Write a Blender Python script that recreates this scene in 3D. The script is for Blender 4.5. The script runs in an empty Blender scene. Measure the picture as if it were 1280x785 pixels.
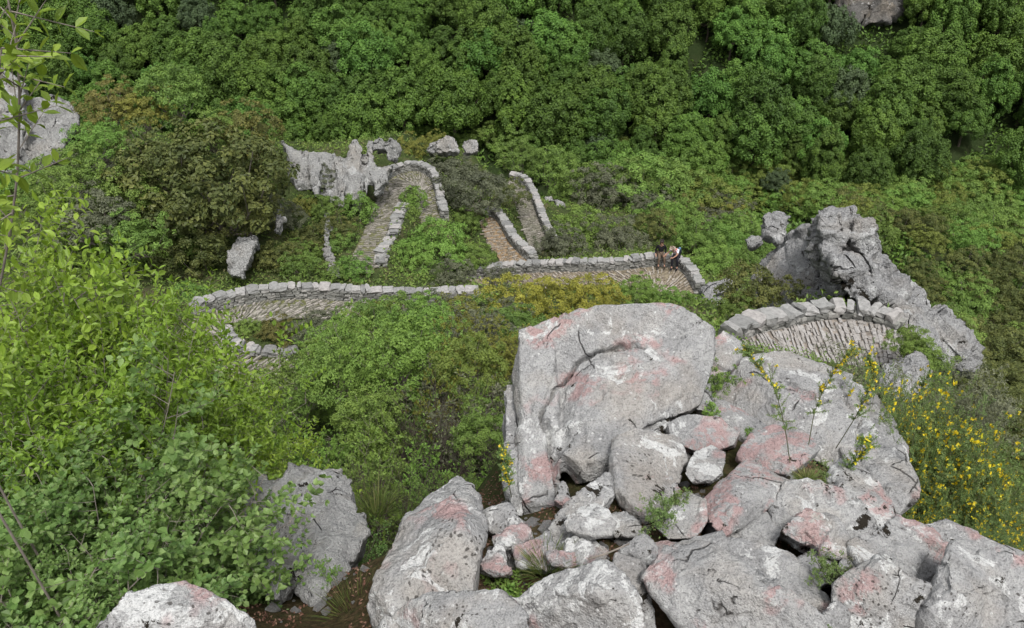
import bpy, bmesh, math, random
import numpy as np
from mathutils import Vector

# ------------------------------------------------------------------ camera, sky, sun, exposure
SC = bpy.context.scene
COL = SC.collection
PITCH = math.radians(35.0)
FOC = 1005.0                      # focal length in pixels of a 1280 wide picture
cam_d = bpy.data.cameras.new('camera')
cam_d.sensor_width = 36.0
cam_d.lens = 36.0 * FOC / 1280.0
cam_d.clip_start = 0.05
cam_d.clip_end = 1500.0
cam = bpy.data.objects.new('camera', cam_d)
COL.objects.link(cam)
cam.location = (0, 0, 0)
cam.rotation_euler = (math.radians(90) - PITCH, 0, 0)
SC.camera = cam

SUN_EL, SUN_AZ = math.radians(64), math.radians(165)     # azimuth measured clockwise from +Y
world = bpy.data.worlds.new('World')
SC.world = world
world.use_nodes = True
nt = world.node_tree
nt.nodes.clear()
sky = nt.nodes.new('ShaderNodeTexSky')
sky.sky_type = 'NISHITA'
sky.sun_disc = False
sky.sun_elevation = SUN_EL
sky.sun_rotation = SUN_AZ
sky.dust_density = 4.0
sky.air_density = 1.0
hs = nt.nodes.new('ShaderNodeHueSaturation')
hs.inputs['Saturation'].default_value = 0.22             # a clouded sky: nearly grey light
hs.inputs['Value'].default_value = 1.0
bg = nt.nodes.new('ShaderNodeBackground')
bg.inputs['Strength'].default_value = 0.12
wo = nt.nodes.new('ShaderNodeOutputWorld')
nt.links.new(sky.outputs[0], hs.inputs['Color'])
nt.links.new(hs.outputs[0], bg.inputs['Color'])
nt.links.new(bg.outputs[0], wo.inputs['Surface'])

sun_d = bpy.data.lights.new('sun', 'SUN')
sun_d.energy = 1.5
sun_d.angle = math.radians(12)
sun_d.color = (1.0, 0.97, 0.93)
sun = bpy.data.objects.new('sun', sun_d)
COL.objects.link(sun)
sd = Vector((math.sin(SUN_AZ) * math.cos(SUN_EL), math.cos(SUN_AZ) * math.cos(SUN_EL), math.sin(SUN_EL)))
sun.rotation_euler = sd.to_track_quat('Z', 'Y').to_euler()

SC.view_settings.view_transform = 'Standard'
SC.view_settings.look = 'None'
SC.view_settings.exposure = 0.68
SC.view_settings.gamma = 1.0
SC.view_settings.use_curve_mapping = False
SC.cycles.max_bounces = 6
SC.cycles.diffuse_bounces = 2
SC.cycles.glossy_bounces = 2
SC.cycles.transmission_bounces = 3

# ------------------------------------------------------------------ where a pixel of the photograph lies
cP, sP = math.cos(PITCH), math.sin(PITCH)
def ray(px, py):
    u = (px - 640.0) / FOC
    v = (392.5 - py) / FOC
    return np.array([u, cP + v * sP, -sP + v * cP])
def at(px, py, Y):
    d = ray(px, py)
    return d * (Y / d[1])
def at_z(px, py, z):
    d = ray(px, py)
    return d * (z / d[2])
def depth(p):
    return p[1] * cP - p[2] * sP
def pix(p):
    f = depth(p)
    return 640 + FOC * p[0] / f, 392.5 - FOC * (p[1] * sP + p[2] * cP) / f

# ------------------------------------------------------------------ noise
def _hash(i, j, k, s):
    with np.errstate(over='ignore'):
        h = (i.astype(np.int64) * 374761393 + j.astype(np.int64) * 668265263 + k.astype(np.int64) * 2147483647 + s * 1274126177) & 0xFFFFFFFF
        h = ((h ^ (h >> 13)) * 1274126177) & 0xFFFFFFFF
        h = ((h ^ (h >> 16)) * 2246822519) & 0xFFFFFFFF
        h = h ^ (h >> 15)
    return (h & 0xFFFFFF) / float(0xFFFFFF)
def vnoise(P, s=0):
    I = np.floor(P).astype(np.int64); F = P - I
    F = F * F * F * (F * (F * 6 - 15) + 10)
    r = 0
    for a in (0, 1):
        wa = F[:, 0] if a else 1 - F[:, 0]
        for b in (0, 1):
            wb = F[:, 1] if b else 1 - F[:, 1]
            for c in (0, 1):
                wc = F[:, 2] if c else 1 - F[:, 2]
                r = r + wa * wb * wc * _hash(I[:, 0] + a, I[:, 1] + b, I[:, 2] + c, s)
    return r * 2 - 1
def fbm(P, o=4, s=0, g=0.5):
    r = 0; a = 1.0; t = 0
    for i in range(o):
        r = r + a * vnoise(P * (2.03 ** i) + 17.3 * i, s + i); t += a; a *= g
    return r / t
def worley(P, s=0):
    I = np.floor(P).astype(np.int64)
    f1 = np.full(len(P), 9.0); f2 = np.full(len(P), 9.0); cid = np.zeros(len(P)); ctr = np.zeros_like(P)
    for a in (-1, 0, 1):
        for b in (-1, 0, 1):
            for c in (-1, 0, 1):
                J = I + np.array([a, b, c])
                h = [_hash(J[:, 0], J[:, 1], J[:, 2], s + q) for q in (1, 2, 3, 4)]
                C = J + np.stack(h[:3], 1)
                d = np.linalg.norm(P - C, axis=1)
                m = d < f1
                f2 = np.where(m, f1, np.minimum(f2, d))
                cid = np.where(m, h[3], cid); ctr = np.where(m[:, None], C, ctr); f1 = np.where(m, d, f1)
    return f1, f2, cid, ctr
def nrm(v):
    return v / np.maximum(np.linalg.norm(v, axis=-1, keepdims=True), 1e-9)

# ------------------------------------------------------------------ meshes and objects
def make_mesh(name, V, F, mats=(), midx=None, rnd=None, smooth=False):
    V = np.asarray(V, dtype=np.float32); F = np.asarray(F, dtype=np.int32)
    me = bpy.data.meshes.new(name)
    n, k = F.shape
    me.vertices.add(len(V)); me.vertices.foreach_set('co', V.ravel())
    me.loops.add(n * k); me.loops.foreach_set('vertex_index', F.ravel())
    me.polygons.add(n)
    me.polygons.foreach_set('loop_start', np.arange(0, n * k, k, dtype=np.int32))
    me.polygons.foreach_set('loop_total', np.full(n, k, dtype=np.int32))
    for m in mats: me.materials.append(m)
    if midx is not None: me.polygons.foreach_set('material_index', np.asarray(midx, dtype=np.int32))
    me.polygons.foreach_set('use_smooth', np.full(n, smooth, dtype=bool))
    if rnd is not None:
        at_ = me.attributes.new('rnd', 'FLOAT', 'POINT')
        at_.data.foreach_set('value', np.asarray(rnd, dtype=np.float32))
    me.update(calc_edges=True)
    return me
def link(name, data, parent=None, label=None, cat=None, group=None, kind=None, loc=None):
    o = bpy.data.objects.new(name, data)
    COL.objects.link(o)
    if loc is not None: o.location = tuple(float(v) for v in loc)
    if parent is not None: o.parent = parent
    if label: o['label'] = label
    if cat: o['category'] = cat
    if group: o['group'] = group
    if kind or cat: o['kind'] = kind or 'thing'
    return o
class Acc:
    """collects quads, with one random value per piece"""
    def __init__(s): s.V = []; s.F = []; s.R = []; s.n = 0
    def add(s, V, F, r):
        V = np.asarray(V); F = np.asarray(F)
        s.V.append(V); s.F.append(F + s.n); s.n += len(V)
        s.R.append(np.full(len(V), r) if np.isscalar(r) else np.asarray(r))
    def mesh(s, name, mats, smooth=False):
        return make_mesh(name, np.concatenate(s.V), np.concatenate(s.F), mats, rnd=np.concatenate(s.R), smooth=smooth)

def tube(acc, pts, rads, sides=5, r=0.5):
    pts = np.asarray(pts, float); n = len(pts)
    T = np.gradient(pts, axis=0); T = nrm(T)
    up = np.array([0.13, 0.21, 0.97])
    A = nrm(np.cross(T, up)); B = np.cross(T, A)
    an = np.arange(sides) * 2 * math.pi / sides
    V = pts[:, None] + np.asarray(rads)[:, None, None] * (np.cos(an)[None, :, None] * A[:, None] + np.sin(an)[None, :, None] * B[:, None])
    V = V.reshape(-1, 3)
    i = np.arange(n - 1)[:, None] * sides; j = np.arange(sides)[None, :]; j2 = (j + 1) % sides
    F = np.stack([i + j, i + j2, i + sides + j2, i + sides + j], -1).reshape(-1, 4)
    acc.add(V, F, r)

# ------------------------------------------------------------------ materials
def new_mat(name):
    m = bpy.data.materials.new(name); m.use_nodes = True
    t = m.node_tree; t.nodes.clear()
    return m, t, t.nodes.new('ShaderNodeOutputMaterial')
def N(t, ty, **kw):
    n = t.nodes.new(ty)
    for k, v in kw.items():
        if k in n.inputs: n.inputs[k].default_value = v
        else: setattr(n, k, v)
    return n
def ramp(t, stops, interp='LINEAR'):
    n = t.nodes.new('ShaderNodeValToRGB'); cr = n.color_ramp; cr.interpolation = interp
    while len(cr.elements) < len(stops): cr.elements.new(0.5)
    for e, (p, c) in zip(cr.elements, stops):
        e.position = p; e.color = (c[0], c[1], c[2], 1) if not np.isscalar(c) else (c, c, c, 1)
    return n
def mixc(t, fac, a, b, bt='MIX'):
    n = t.nodes.new('ShaderNodeMix'); n.data_type = 'RGBA'; n.blend_type = bt
    for sock, v in ((n.inputs[0], fac), (n.inputs[6], a), (n.inputs[7], b)):
        if isinstance(v, bpy.types.NodeSocket): t.links.new(v, sock)
        elif np.isscalar(v): sock.default_value = v
        else: sock.default_value = (v[0], v[1], v[2], 1)
    return n.outputs[2]
def mth(t, op, a, b=None, clamp=False):
    n = t.nodes.new('ShaderNodeMath'); n.operation = op; n.use_clamp = clamp
    for sock, v in zip(n.inputs, (a, b)):
        if v is None: continue
        if isinstance(v, bpy.types.NodeSocket): t.links.new(v, sock)
        else: sock.default_value = v
    return n.outputs[0]

def leaf_mat(name, cols, transl=0.3, rough=0.55, objvar=0.25, spec=0.3):
    """cols: list of real leaf colours, picked per leaf by the rnd attribute"""
    m, t, out = new_mat(name)
    a = N(t, 'ShaderNodeAttribute', attribute_name='rnd')
    r = ramp(t, [(i / max(1, len(cols) - 1), [min(0.9, q * 1.3) for q in c]) for i, c in enumerate(cols)])
    t.links.new(a.outputs['Fac'], r.inputs[0])
    oi = N(t, 'ShaderNodeObjectInfo')
    h = N(t, 'ShaderNodeHueSaturation')
    t.links.new(mth(t, 'MULTIPLY_ADD', oi.outputs['Random'], objvar), h.inputs['Value'])
    h.inputs['Value'].links[0].from_node.inputs[2].default_value = 1 - objvar / 2
    wn = N(t, 'ShaderNodeTexWhiteNoise', noise_dimensions='1D')
    t.links.new(oi.outputs['Random'], wn.inputs['W'])
    hv = mth(t, 'MULTIPLY_ADD', wn.outputs['Value'], 0.018)
    hv.node.inputs[2].default_value = 0.5 - 0.010
    t.links.new(hv, h.inputs['Hue'])
    t.links.new(r.outputs[0], h.inputs['Color'])
    p = N(t, 'ShaderNodeBsdfPrincipled', Roughness=rough)
    p.inputs['Specular IOR Level'].default_value = spec
    t.links.new(h.outputs[0], p.inputs['Base Color'])
    if transl > 0:
        tr = N(t, 'ShaderNodeBsdfTranslucent')
        c2 = mixc(t, 1.0, h.outputs[0], (1.35, 1.35, 0.7), 'MULTIPLY')
        t.links.new(c2, tr.inputs[0])
        mx = N(t, 'ShaderNodeMixShader'); mx.inputs[0].default_value = transl
        t.links.new(p.outputs[0], mx.inputs[1]); t.links.new(tr.outputs[0], mx.inputs[2])
        t.links.new(mx.outputs[0], out.inputs[0])
    else:
        t.links.new(p.outputs[0], out.inputs[0])
    return m

def noise(t, co, scale, detail=5, rough=0.55, dist=0.0, typ=None):
    n = N(t, 'ShaderNodeTexNoise', Scale=scale, Detail=detail, Roughness=rough, Distortion=dist)
    if typ: n.noise_type = typ
    t.links.new(co, n.inputs['Vector'])
    return n.outputs['Fac']
def rock_mat(name, scale=1.0, base=((0.15, 0.15, 0.153), (0.31, 0.31, 0.308), (0.46, 0.46, 0.45)), pink=0.0, white=0.5, moss=0.3, warm=0.2, bump=1.0, pinkcol=(0.40, 0.245, 0.235), aniso=None):
    """limestone: greys, crusts of white and pink lichen with sharp edges, dark moss dots; scale 1 = one metre boulder seen close"""
    m, t, out = new_mat(name)
    geo = N(t, 'ShaderNodeTexCoord')
    oi = N(t, 'ShaderNodeObjectInfo')
    ad = N(t, 'ShaderNodeVectorMath', operation='MULTIPLY_ADD')
    ad.inputs[1].default_value = (scale, scale, scale) if aniso is None else tuple(scale * q for q in aniso)
    cb = N(t, 'ShaderNodeCombineXYZ')
    for i in range(3): t.links.new(mth(t, 'MULTIPLY', oi.outputs['Random'], 31.0 * (i + 1)), cb.inputs[i])
    t.links.new(geo.outputs['Object'], ad.inputs[0]); t.links.new(cb.outputs[0], ad.inputs[2])
    co = ad.outputs[0]
    big = noise(t, co, 1.6, 4); mid = noise(t, co, 6.0, 6, 0.62); fine = noise(t, co, 34.0, 4, 0.65); spk = noise(t, co, 85.0, 2, 0.6)
    f = mth(t, 'ADD', mth(t, 'MULTIPLY', big, 0.3), mth(t, 'ADD', mth(t, 'MULTIPLY', mid, 0.36), mth(t, 'MULTIPLY', fine, 0.34)))
    cr = ramp(t, [(0.3, base[0]), (0.48, base[1]), (0.66, base[2])]); t.links.new(f, cr.inputs[0])
    c = cr.outputs[0]
    wm = ramp(t, [(0.5, 0.0), (0.68, 1.0)]); t.links.new(noise(t, co, 2.3, 3), wm.inputs[0])
    c = mixc(t, mth(t, 'MULTIPLY', wm.outputs[0], warm), c, (0.4, 0.34, 0.27))
    # pale grey lichen crusts
    if white > 0:
        w1 = noise(t, co, 4.2, 8, 0.68, 0.6)
        e = 0.645 - 0.09 * white
        rw = ramp(t, [(e, 0.0), (e + 0.018, 1.0)]); t.links.new(w1, rw.inputs[0])
        c = mixc(t, mth(t, 'MULTIPLY', rw.outputs[0], 0.85), c, (0.58, 0.585, 0.575))
        # small round crusts
        v = N(t, 'ShaderNodeTexVoronoi', Scale=16.0); t.links.new(co, v.inputs['Vector'])
        rv = ramp(t, [(0.13, 1.0), (0.17, 0.0)]); t.links.new(v.outputs['Distance'], rv.inputs[0])
        vm = ramp(t, [(0.5, 0.0), (0.56, 1.0)]); t.links.new(noise(t, co, 3.1, 3), vm.inputs[0])
        c = mixc(t, mth(t, 'MULTIPLY', mth(t, 'MULTIPLY', rv.outputs[0], vm.outputs[0]), 0.7), c, (0.6, 0.6, 0.59))
    if pink > 0:
        p1 = ramp(t, [(0.60 - 0.12 * pink, 0.0), (0.65 - 0.12 * pink, 1.0)]); t.links.new(noise(t, co, 1.9, 3, 0.5), p1.inputs[0])
        p2 = ramp(t, [(0.44, 0.0), (0.52, 1.0)]); t.links.new(noise(t, co, 9.0, 8, 0.7, 0.4), p2.inputs[0])
        c = mixc(t, mth(t, 'MULTIPLY', mth(t, 'MULTIPLY', p1.outputs[0], p2.outputs[0]), 0.68), c, pinkcol)
    # grain of tiny dark and light points
    g = ramp(t, [(0.33, 0.55), (0.47, 1.0), (0.62, 1.05), (0.74, 1.3)]); t.links.new(spk, g.inputs[0])
    c = mixc(t, 0.75, c, g.outputs[0], 'MULTIPLY')
    # thin dark crack lines, broken up along their length
    ns = N(t, 'ShaderNodeTexNoise', Scale=3.0, Detail=3.0); t.links.new(co, ns.inputs['Vector'])
    dv = N(t, 'ShaderNodeVectorMath', operation='MULTIPLY_ADD'); dv.inputs[1].default_value = (0.2, 0.2, 0.2)
    t.links.new(ns.outputs['Color'], dv.inputs[0]); t.links.new(co, dv.inputs[2])
    ve = N(t, 'ShaderNodeTexVoronoi', Scale=1.15); ve.feature = 'DISTANCE_TO_EDGE'; t.links.new(dv.outputs[0], ve.inputs['Vector'])
    rk = ramp(t, [(0.0, 1.0), (0.008, 0.0)]); t.links.new(ve.outputs['Distance'], rk.inputs[0])
    km = ramp(t, [(0.54, 0.0), (0.58, 1.0)]); t.links.new(noise(t, co, 2.7, 5, 0.6), km.inputs[0])
    crk = mth(t, 'MULTIPLY', rk.outputs[0], km.outputs[0])
    c = mixc(t, mth(t, 'MULTIPLY', crk, 0.85), c, (0.04, 0.035, 0.03))
    # clusters of black lichen points
    vb = N(t, 'ShaderNodeTexVoronoi', Scale=26.0); t.links.new(dv.outputs[0], vb.inputs['Vector'])
    rb = ramp(t, [(0.22, 1.0), (0.27, 0.0)]); t.links.new(vb.outputs['Distance'], rb.inputs[0])
    bm_ = ramp(t, [(0.60 - 0.05 * max(moss, 0), 0.0), (0.63 - 0.05 * max(moss, 0), 1.0)]); t.links.new(noise(t, co, 2.2, 5, 0.6), bm_.inputs[0])
    c = mixc(t, mth(t, 'MULTIPLY', mth(t, 'MULTIPLY', rb.outputs[0], bm_.outputs[0]), 0.8), c, (0.05, 0.045, 0.04))
    if moss > 0:
        mm = ramp(t, [(0.655 - 0.06 * moss, 0.0), (0.67 - 0.06 * moss, 1.0)]); t.links.new(noise(t, co, 3.6, 9, 0.72, 0.3), mm.inputs[0])
        c = mixc(t, mm.outputs[0], c, (0.022, 0.018, 0.012))
    p = N(t, 'ShaderNodeBsdfPrincipled', Roughness=0.88)
    p.inputs['Specular IOR Level'].default_value = 0.25
    t.links.new(c, p.inputs['Base Color'])
    hgt = mth(t, 'ADD', mth(t, 'MULTIPLY', mid, 0.9), mth(t, 'ADD', mth(t, 'MULTIPLY', fine, 0.5), mth(t, 'MULTIPLY', spk, 0.22)))
    hgt = mth(t, 'SUBTRACT', hgt, mth(t, 'MULTIPLY', crk, 0.5))
    b = N(t, 'ShaderNodeBump', Strength=0.9 * bump, Distance=0.06 / scale)
    t.links.new(hgt, b.inputs['Height']); t.links.new(b.outputs[0], p.inputs['Normal'])
    t.links.new(p.outputs[0], out.inputs[0])
    return m
def stone_mat(name, cols, sc=6.0):
    m, t, out = new_mat(name)
    a = N(t, 'ShaderNodeAttribute', attribute_name='rnd')
    tc = N(t, 'ShaderNodeTexCoord')
    r = ramp(t, [(i / (len(cols) - 1), c) for i, c in enumerate(cols)])
    t.links.new(a.outputs['Fac'], r.inputs[0])
    n1 = noise(t, tc.outputs['Object'], sc, 6, 0.65)
    g = ramp(t, [(0.3, 0.6), (0.5, 1.0), (0.7, 1.35)]); t.links.new(n1, g.inputs[0])
    c = mixc(t, 0.8, r.outputs[0], g.outputs[0], 'MULTIPLY')
    p = N(t, 'ShaderNodeBsdfPrincipled', Roughness=0.9); p.inputs['Specular IOR Level'].default_value = 0.2
    t.links.new(c, p.inputs['Base Color'])
    b = N(t, 'ShaderNodeBump', Strength=0.8, Distance=0.03); t.links.new(n1, b.inputs['Height'])
    t.links.new(b.outputs[0], p.inputs['Normal']); t.links.new(p.outputs[0], out.inputs[0])
    return m
def plain_mat(name, col, rough=0.8, var=0.3, sc=8.0):
    m, t, out = new_mat(name)
    tc = N(t, 'ShaderNodeTexCoord')
    g = ramp(t, [(0.3, 1 - var), (0.7, 1 + var)]); t.links.new(noise(t, tc.outputs['Object'], sc, 4), g.inputs[0])
    c = mixc(t, 1.0, col, g.outputs[0], 'MULTIPLY')
    p = N(t, 'ShaderNodeBsdfPrincipled', Roughness=rough); p.inputs['Specular IOR Level'].default_value = 0.25
    t.links.new(c, p.inputs['Base Color']); t.links.new(p.outputs[0], out.inputs[0])
    return m
# ------------------------------------------------------------------ paths, given as (outer edge pixel, distance, inner edge pixel)
PATHS = {
 'lower': [((600,378),28.5,(600,398)),((520,381),28.2,(520,402)),((450,378),28.0,(450,400)),((389,374),27.9,(389,397)),((335,376),27.5,(340,400)),((290,385),27.0,(305,405)),
           ((255,393),26.3,(285,412)),((236,405),25.6,(276,420)),((230,430),24.3,(280,432)),((242,455),23.2,(300,446)),((300,477),22.3,(350,452)),((370,490),21.8,(400,456))],
 'hikers': [((580,350),37.4,(585,372)),((640,343),37.0,(640,364)),((675,341),36.6,(675,362)),((720,340),36.2,(720,362)),((774,338),36.0,(774,362)),((817,333),36.0,(808,362)),
            ((847,337),35.6,(820,368)),((859,350),34.6,(818,376)),((868,366),33.4,(816,388))],
 'brown': [((606,272),45,(600,278)),((616,272),45,(602,283)),((624,281),44,(606,291)),((630,292),42.8,(610,301)),((637,304),41.4,(617,313)),((650,318),39.8,(627,327)),((664,330),38.6,(640,337))],
 'far': [((636,226),57,(626,231)),((650,228),56.5,(637,237)),((659,239),55,(644,247)),((665,252),53,(648,259)),((673,274),50,(653,281)),((681,293),47.5,(659,299)),((690,308),45.5,(664,315))],
 'upper': [((434,342),33.6,(466,342)),((440,320),35.5,(473,318)),((450,298),37.8,(482,292)),((462,272),41,(493,268)),((472,248),44.5,(502,250)),((484,228),47.8,(508,237)),((500,217),49.3,(515,233)),
           ((520,214),49.3,(520,233)),((536,222),48,(522,236)),((542,236),46.5,(523,245)),((546,255),44.6,(524,260)),((551,275),42.5,(527,280))],
 'near': [((920,428),14.8,(922,440)),((940,420),15.4,(945,444)),((960,414),16,(972,446)),((984,409),16.5,(990,450)),((1010,403),17,(1012,452)),((1036,399),17.3,(1040,454)),((1062,399),17.3,(1070,454)),
          ((1092,404),17,(1100,454)),((1125,415),16.5,(1128,454))],
}
def smooth_line(P, n):
    P = np.asarray(P, float)
    Q = np.concatenate([[2 * P[0] - P[1]], P, [2 * P[-1] - P[-2]]])
    t = np.linspace(0, len(P) - 1.0001, n); i = t.astype(int); f = (t - i)[:, None]
    a, b, c, d = Q[i], Q[i + 1], Q[i + 2], Q[i + 3]
    return 0.5 * (2 * b + (c - a) * f + (2 * a - 5 * b + 4 * c - d) * f ** 2 + (3 * b - a - 3 * c + d) * f ** 3)
PATH_E = {}
for k, rows in PATHS.items():
    O = np.array([at(o[0], o[1], Y) for o, Y, i in rows])
    I = np.array([at_z(i[0], i[1], p[2]) for (o, Y, i), p in zip(rows, O)])
    n = max(12, int(np.linalg.norm(np.diff(O, axis=0), axis=1).sum() / 0.15))
    PATH_E[k] = (smooth_line(O, n), smooth_line(I, n))

# ------------------------------------------------------------------ terrain: control points (pixel, distance) and a few in metres
CTRL = [(640,785,2.4),(300,785,2.3),(1000,785,2.4),(1280,785,2.5),(20,785,2.6),(160,785,2.4),(640,700,2.85),(900,700,2.85),(1150,700,2.95),(800,600,3.6),(950,600,3.6),(1050,600,4.0),(760,480,5.0),(900,480,6.3),(1000,500,6.6),(950,440,7.2),(935,530,5.5),(1080,540,5.4),
 (710,440,6.2),(860,430,6.2),
 (400,785,2.6),(440,720,3.4),(480,700,3.0),(300,670,5.0),(100,680,4.6),(0,680,4.2),(100,500,7.5),(0,400,10),(530,700,5.4),(480,740,4.4),(440,640,8.2),(540,640,8.0),(600,650,7.0),(560,570,10.5),(470,560,11),(620,480,14),(640,560,9.5),(655,470,11.5),(520,480,15),(450,450,18.5),(330,475,21.5),(200,470,21),(120,430,24),
 (100,330,31),(60,230,40),(230,352,31.5),(350,345,32.5),(420,340,33),(350,240,42),(300,270,39.5),(200,200,42),(120,250,38),(200,300,35.5),(50,150,46),(420,200,46.5),(520,180,54),(590,190,56),(400,290,38),
 (850,300,52),(900,260,64),(950,330,46),(820,250,64),(740,230,64),(700,250,58),(1000,250,84),(1100,262,84),(1200,300,76),(1150,400,62),(1250,450,54),(1270,560,40),(740,290,50),(600,240,53),(580,300,43),
 (1150,690,4.2),(1250,710,4.1),(1290,740,3.2),(1165,650,5.8),(1130,500,12.3),(1180,520,12.5),(1262,560,30),(1290,500,40),(1290,620,8),(1240,500,32),(1060,370,19.5),(1190,485,15.5),(940,410,21),(900,380,27),(870,385,30),(700,395,24.5),(600,400,24.5),(560,400,25),(740,430,18),(860,430,12),
 (250,560,10.5),(350,560,10.5),(150,500,12.5),(50,470,13),(420,500,13),(300,500,17),(200,480,18),(790,400,24),(560,330,36),(520,340,34.5),(480,345,33.2)]
WPTS = [(0,0,-2.0),(-3,-1,-2.6),(3,-1,-2.4),(0,-8,-1.0),(-12,-6,-4),(12,-6,-5),(-14,4,-9),(14,4,-9),(-30,-6,-10),(40,-6,-20),(-30,20,-20),(-45,40,-22),(30,24,-24),(50,30,-38),(80,40,-40),(-90,40,-22),(-80,-6,-20),(90,-6,-30),
 (-22,62,-31),(0,68,-38),(-45,60,-31),(12,74,-42),(-70,88,-48),(-30,86,-50),(0,88,-51),(30,90,-50),(60,88,-49),(100,82,-48),(-110,90,-46),(22,60,-38),(10.5,12,-13),(13.5,16,-18),(17,20,-23),(21,26,-29),(10,8.5,-10.5)]
for X in range(-160, 161, 40):
    WPTS += [(X,100,-47),(X,120,-32.5),(X,150,-9),(X,190,18),(X,230,40)]
C3 = [at(*c) for c in CTRL] + [np.array(w, float) for w in WPTS]
for k, (O, I) in PATH_E.items():
    for q in np.linspace(0, len(O) - 1, max(4, len(PATHS[k]))).astype(int):
        C3.append((O[q] + I[q]) / 2)
C3 = np.array(C3)
def _phi(a, b):
    return np.sqrt(((a[:, None, :] - b[None, :, :]) ** 2).sum(-1) + 0.05)
_n = len(C3)
_A = np.zeros((_n + 3, _n + 3)); _A[:_n, :_n] = _phi(C3[:, :2], C3[:, :2]); _A[:_n, _n] = 1; _A[:_n, _n + 1:] = C3[:, :2]; _A[_n:, :_n] = _A[:_n, _n:].T
_w = np.linalg.solve(_A, np.concatenate([C3[:, 2], [0, 0, 0]]))
_PS = np.concatenate([np.concatenate([(O * (1 - a) + I * a) for a in (0, .25, .5, .75, 1)]) for O, I in PATH_E.values()])
def terrain_z(XY, rough=True):
    XY = np.asarray(XY, float); out = []
    for c in np.array_split(XY, max(1, len(XY) // 4000)):
        z = _phi(c, C3[:, :2]) @ _w[:_n] + _w[_n] + c @ _w[_n + 1:]
        far = np.clip((c[:, 1] - 3) / 40, 0.02, 1.2)
        if rough:
            P = np.column_stack([c, np.zeros(len(c))])
            z = z + far * (1.0 * fbm(P * 0.12, 3, 5) + 0.45 * fbm(P * 0.5, 3, 9)) + 0.05 * fbm(P * 3.0, 3, 2)
        # flatten to the paths
        m = (c[:, 1] > 10) & (c[:, 1] < 62)
        if m.any():
            cc = c[m]; d2 = ((cc[:, None, :] - _PS[None, :, :2]) ** 2).sum(-1)
            j = d2.argmin(1); d = np.sqrt(d2[np.arange(len(cc)), j])
            b = np.clip((1.3 - d) / 0.9, 0, 1); b = b * b * (3 - 2 * b)
            zz = z[m]; z[m] = zz * (1 - b) + (_PS[j, 2] - 0.10) * b
        out.append(z)
    return np.concatenate(out)
# ground sheet, finer near the camera
NR, NC = 520, 460
ky = np.linspace(0, 1, NR)
Yr = 9.0 * (np.exp(ky * math.log(256 / 9.0)) - 1) - 9.0
Xu = np.linspace(-1, 1, NC)
GX = Xu[None, :] * (9 + (Yr[:, None] + 9) * 0.85); GY = np.repeat(Yr[:, None], NC, 1)
XY = np.column_stack([GX.ravel(), GY.ravel()])
GZ = terrain_z(XY)
V = np.column_stack([XY, GZ])
i = (np.arange(NR - 1)[:, None] * NC + np.arange(NC - 1)[None, :])
F = np.stack([i, i + 1, i + NC + 1, i + NC], -1).reshape(-1, 4)
def ground_mat():
    m, t, out = new_mat('ground_soil')
    g = N(t, 'ShaderNodeNewGeometry'); co = g.outputs['Position']
    n1 = noise(t, co, 0.35, 5); n2 = noise(t, co, 2.5, 6, 0.65); n3 = noise(t, co, 18, 5, 0.7)
    r1 = ramp(t, [(0.35, (0.03, 0.045, 0.015)), (0.5, (0.05, 0.07, 0.022)), (0.62, (0.10, 0.09, 0.05))])
    t.links.new(mth(t, 'ADD', mth(t, 'MULTIPLY', n1, 0.5), mth(t, 'MULTIPLY', n2, 0.5)), r1.inputs[0])
    r2 = ramp(t, [(0.3, 0.5), (0.5, 1.0), (0.72, 1.9)]); t.links.new(n3, r2.inputs[0])
    c = mixc(t, 1.0, r1.outputs[0], r2.outputs[0], 'MULTIPLY')
    sp = N(t, 'ShaderNodeSeparateXYZ'); t.links.new(co, sp.inputs[0])
    # the floor of the far wood is dark humus and moss
    fw = ramp(t, [(0.62, 0.0), (0.78, 1.0)]); t.links.new(mth(t, 'DIVIDE', sp.outputs['Y'], 100.0, True), fw.inputs[0])
    c = mixc(t, mth(t, 'MULTIPLY', fw.outputs[0], 0.85), c, (0.022, 0.036, 0.012))
    # near the camera: reddish brown litter
    near = ramp(t, [(0.0, 1.0), (1.0, 0.0)]); t.links.new(mth(t, 'DIVIDE', sp.outputs['Y'], 6.5, True), near.inputs[0])
    lit = ramp(t, [(0.35, (0.028, 0.018, 0.012)), (0.55, (0.09, 0.045, 0.03)), (0.7, (0.2, 0.12, 0.08))])
    t.links.new(noise(t, co, 30, 5, 0.7), lit.inputs[0])
    c = mixc(t, near.outputs[0], c, lit.outputs[0])
    p = N(t, 'ShaderNodeBsdfPrincipled', Roughness=0.95); p.inputs['Specular IOR Level'].default_value = 0.1
    t.links.new(c, p.inputs['Base Color'])
    b = N(t, 'ShaderNodeBump', Strength=0.9, Distance=0.05); t.links.new(n3, b.inputs['Height'])
    t.links.new(b.outputs[0], p.inputs['Normal']); t.links.new(p.outputs[0], out.inputs[0])
    return m
link('ground', make_mesh('ground', V, F, [ground_mat()], smooth=True), kind='structure')
_GZ = GZ.reshape(NR, NC)
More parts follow.
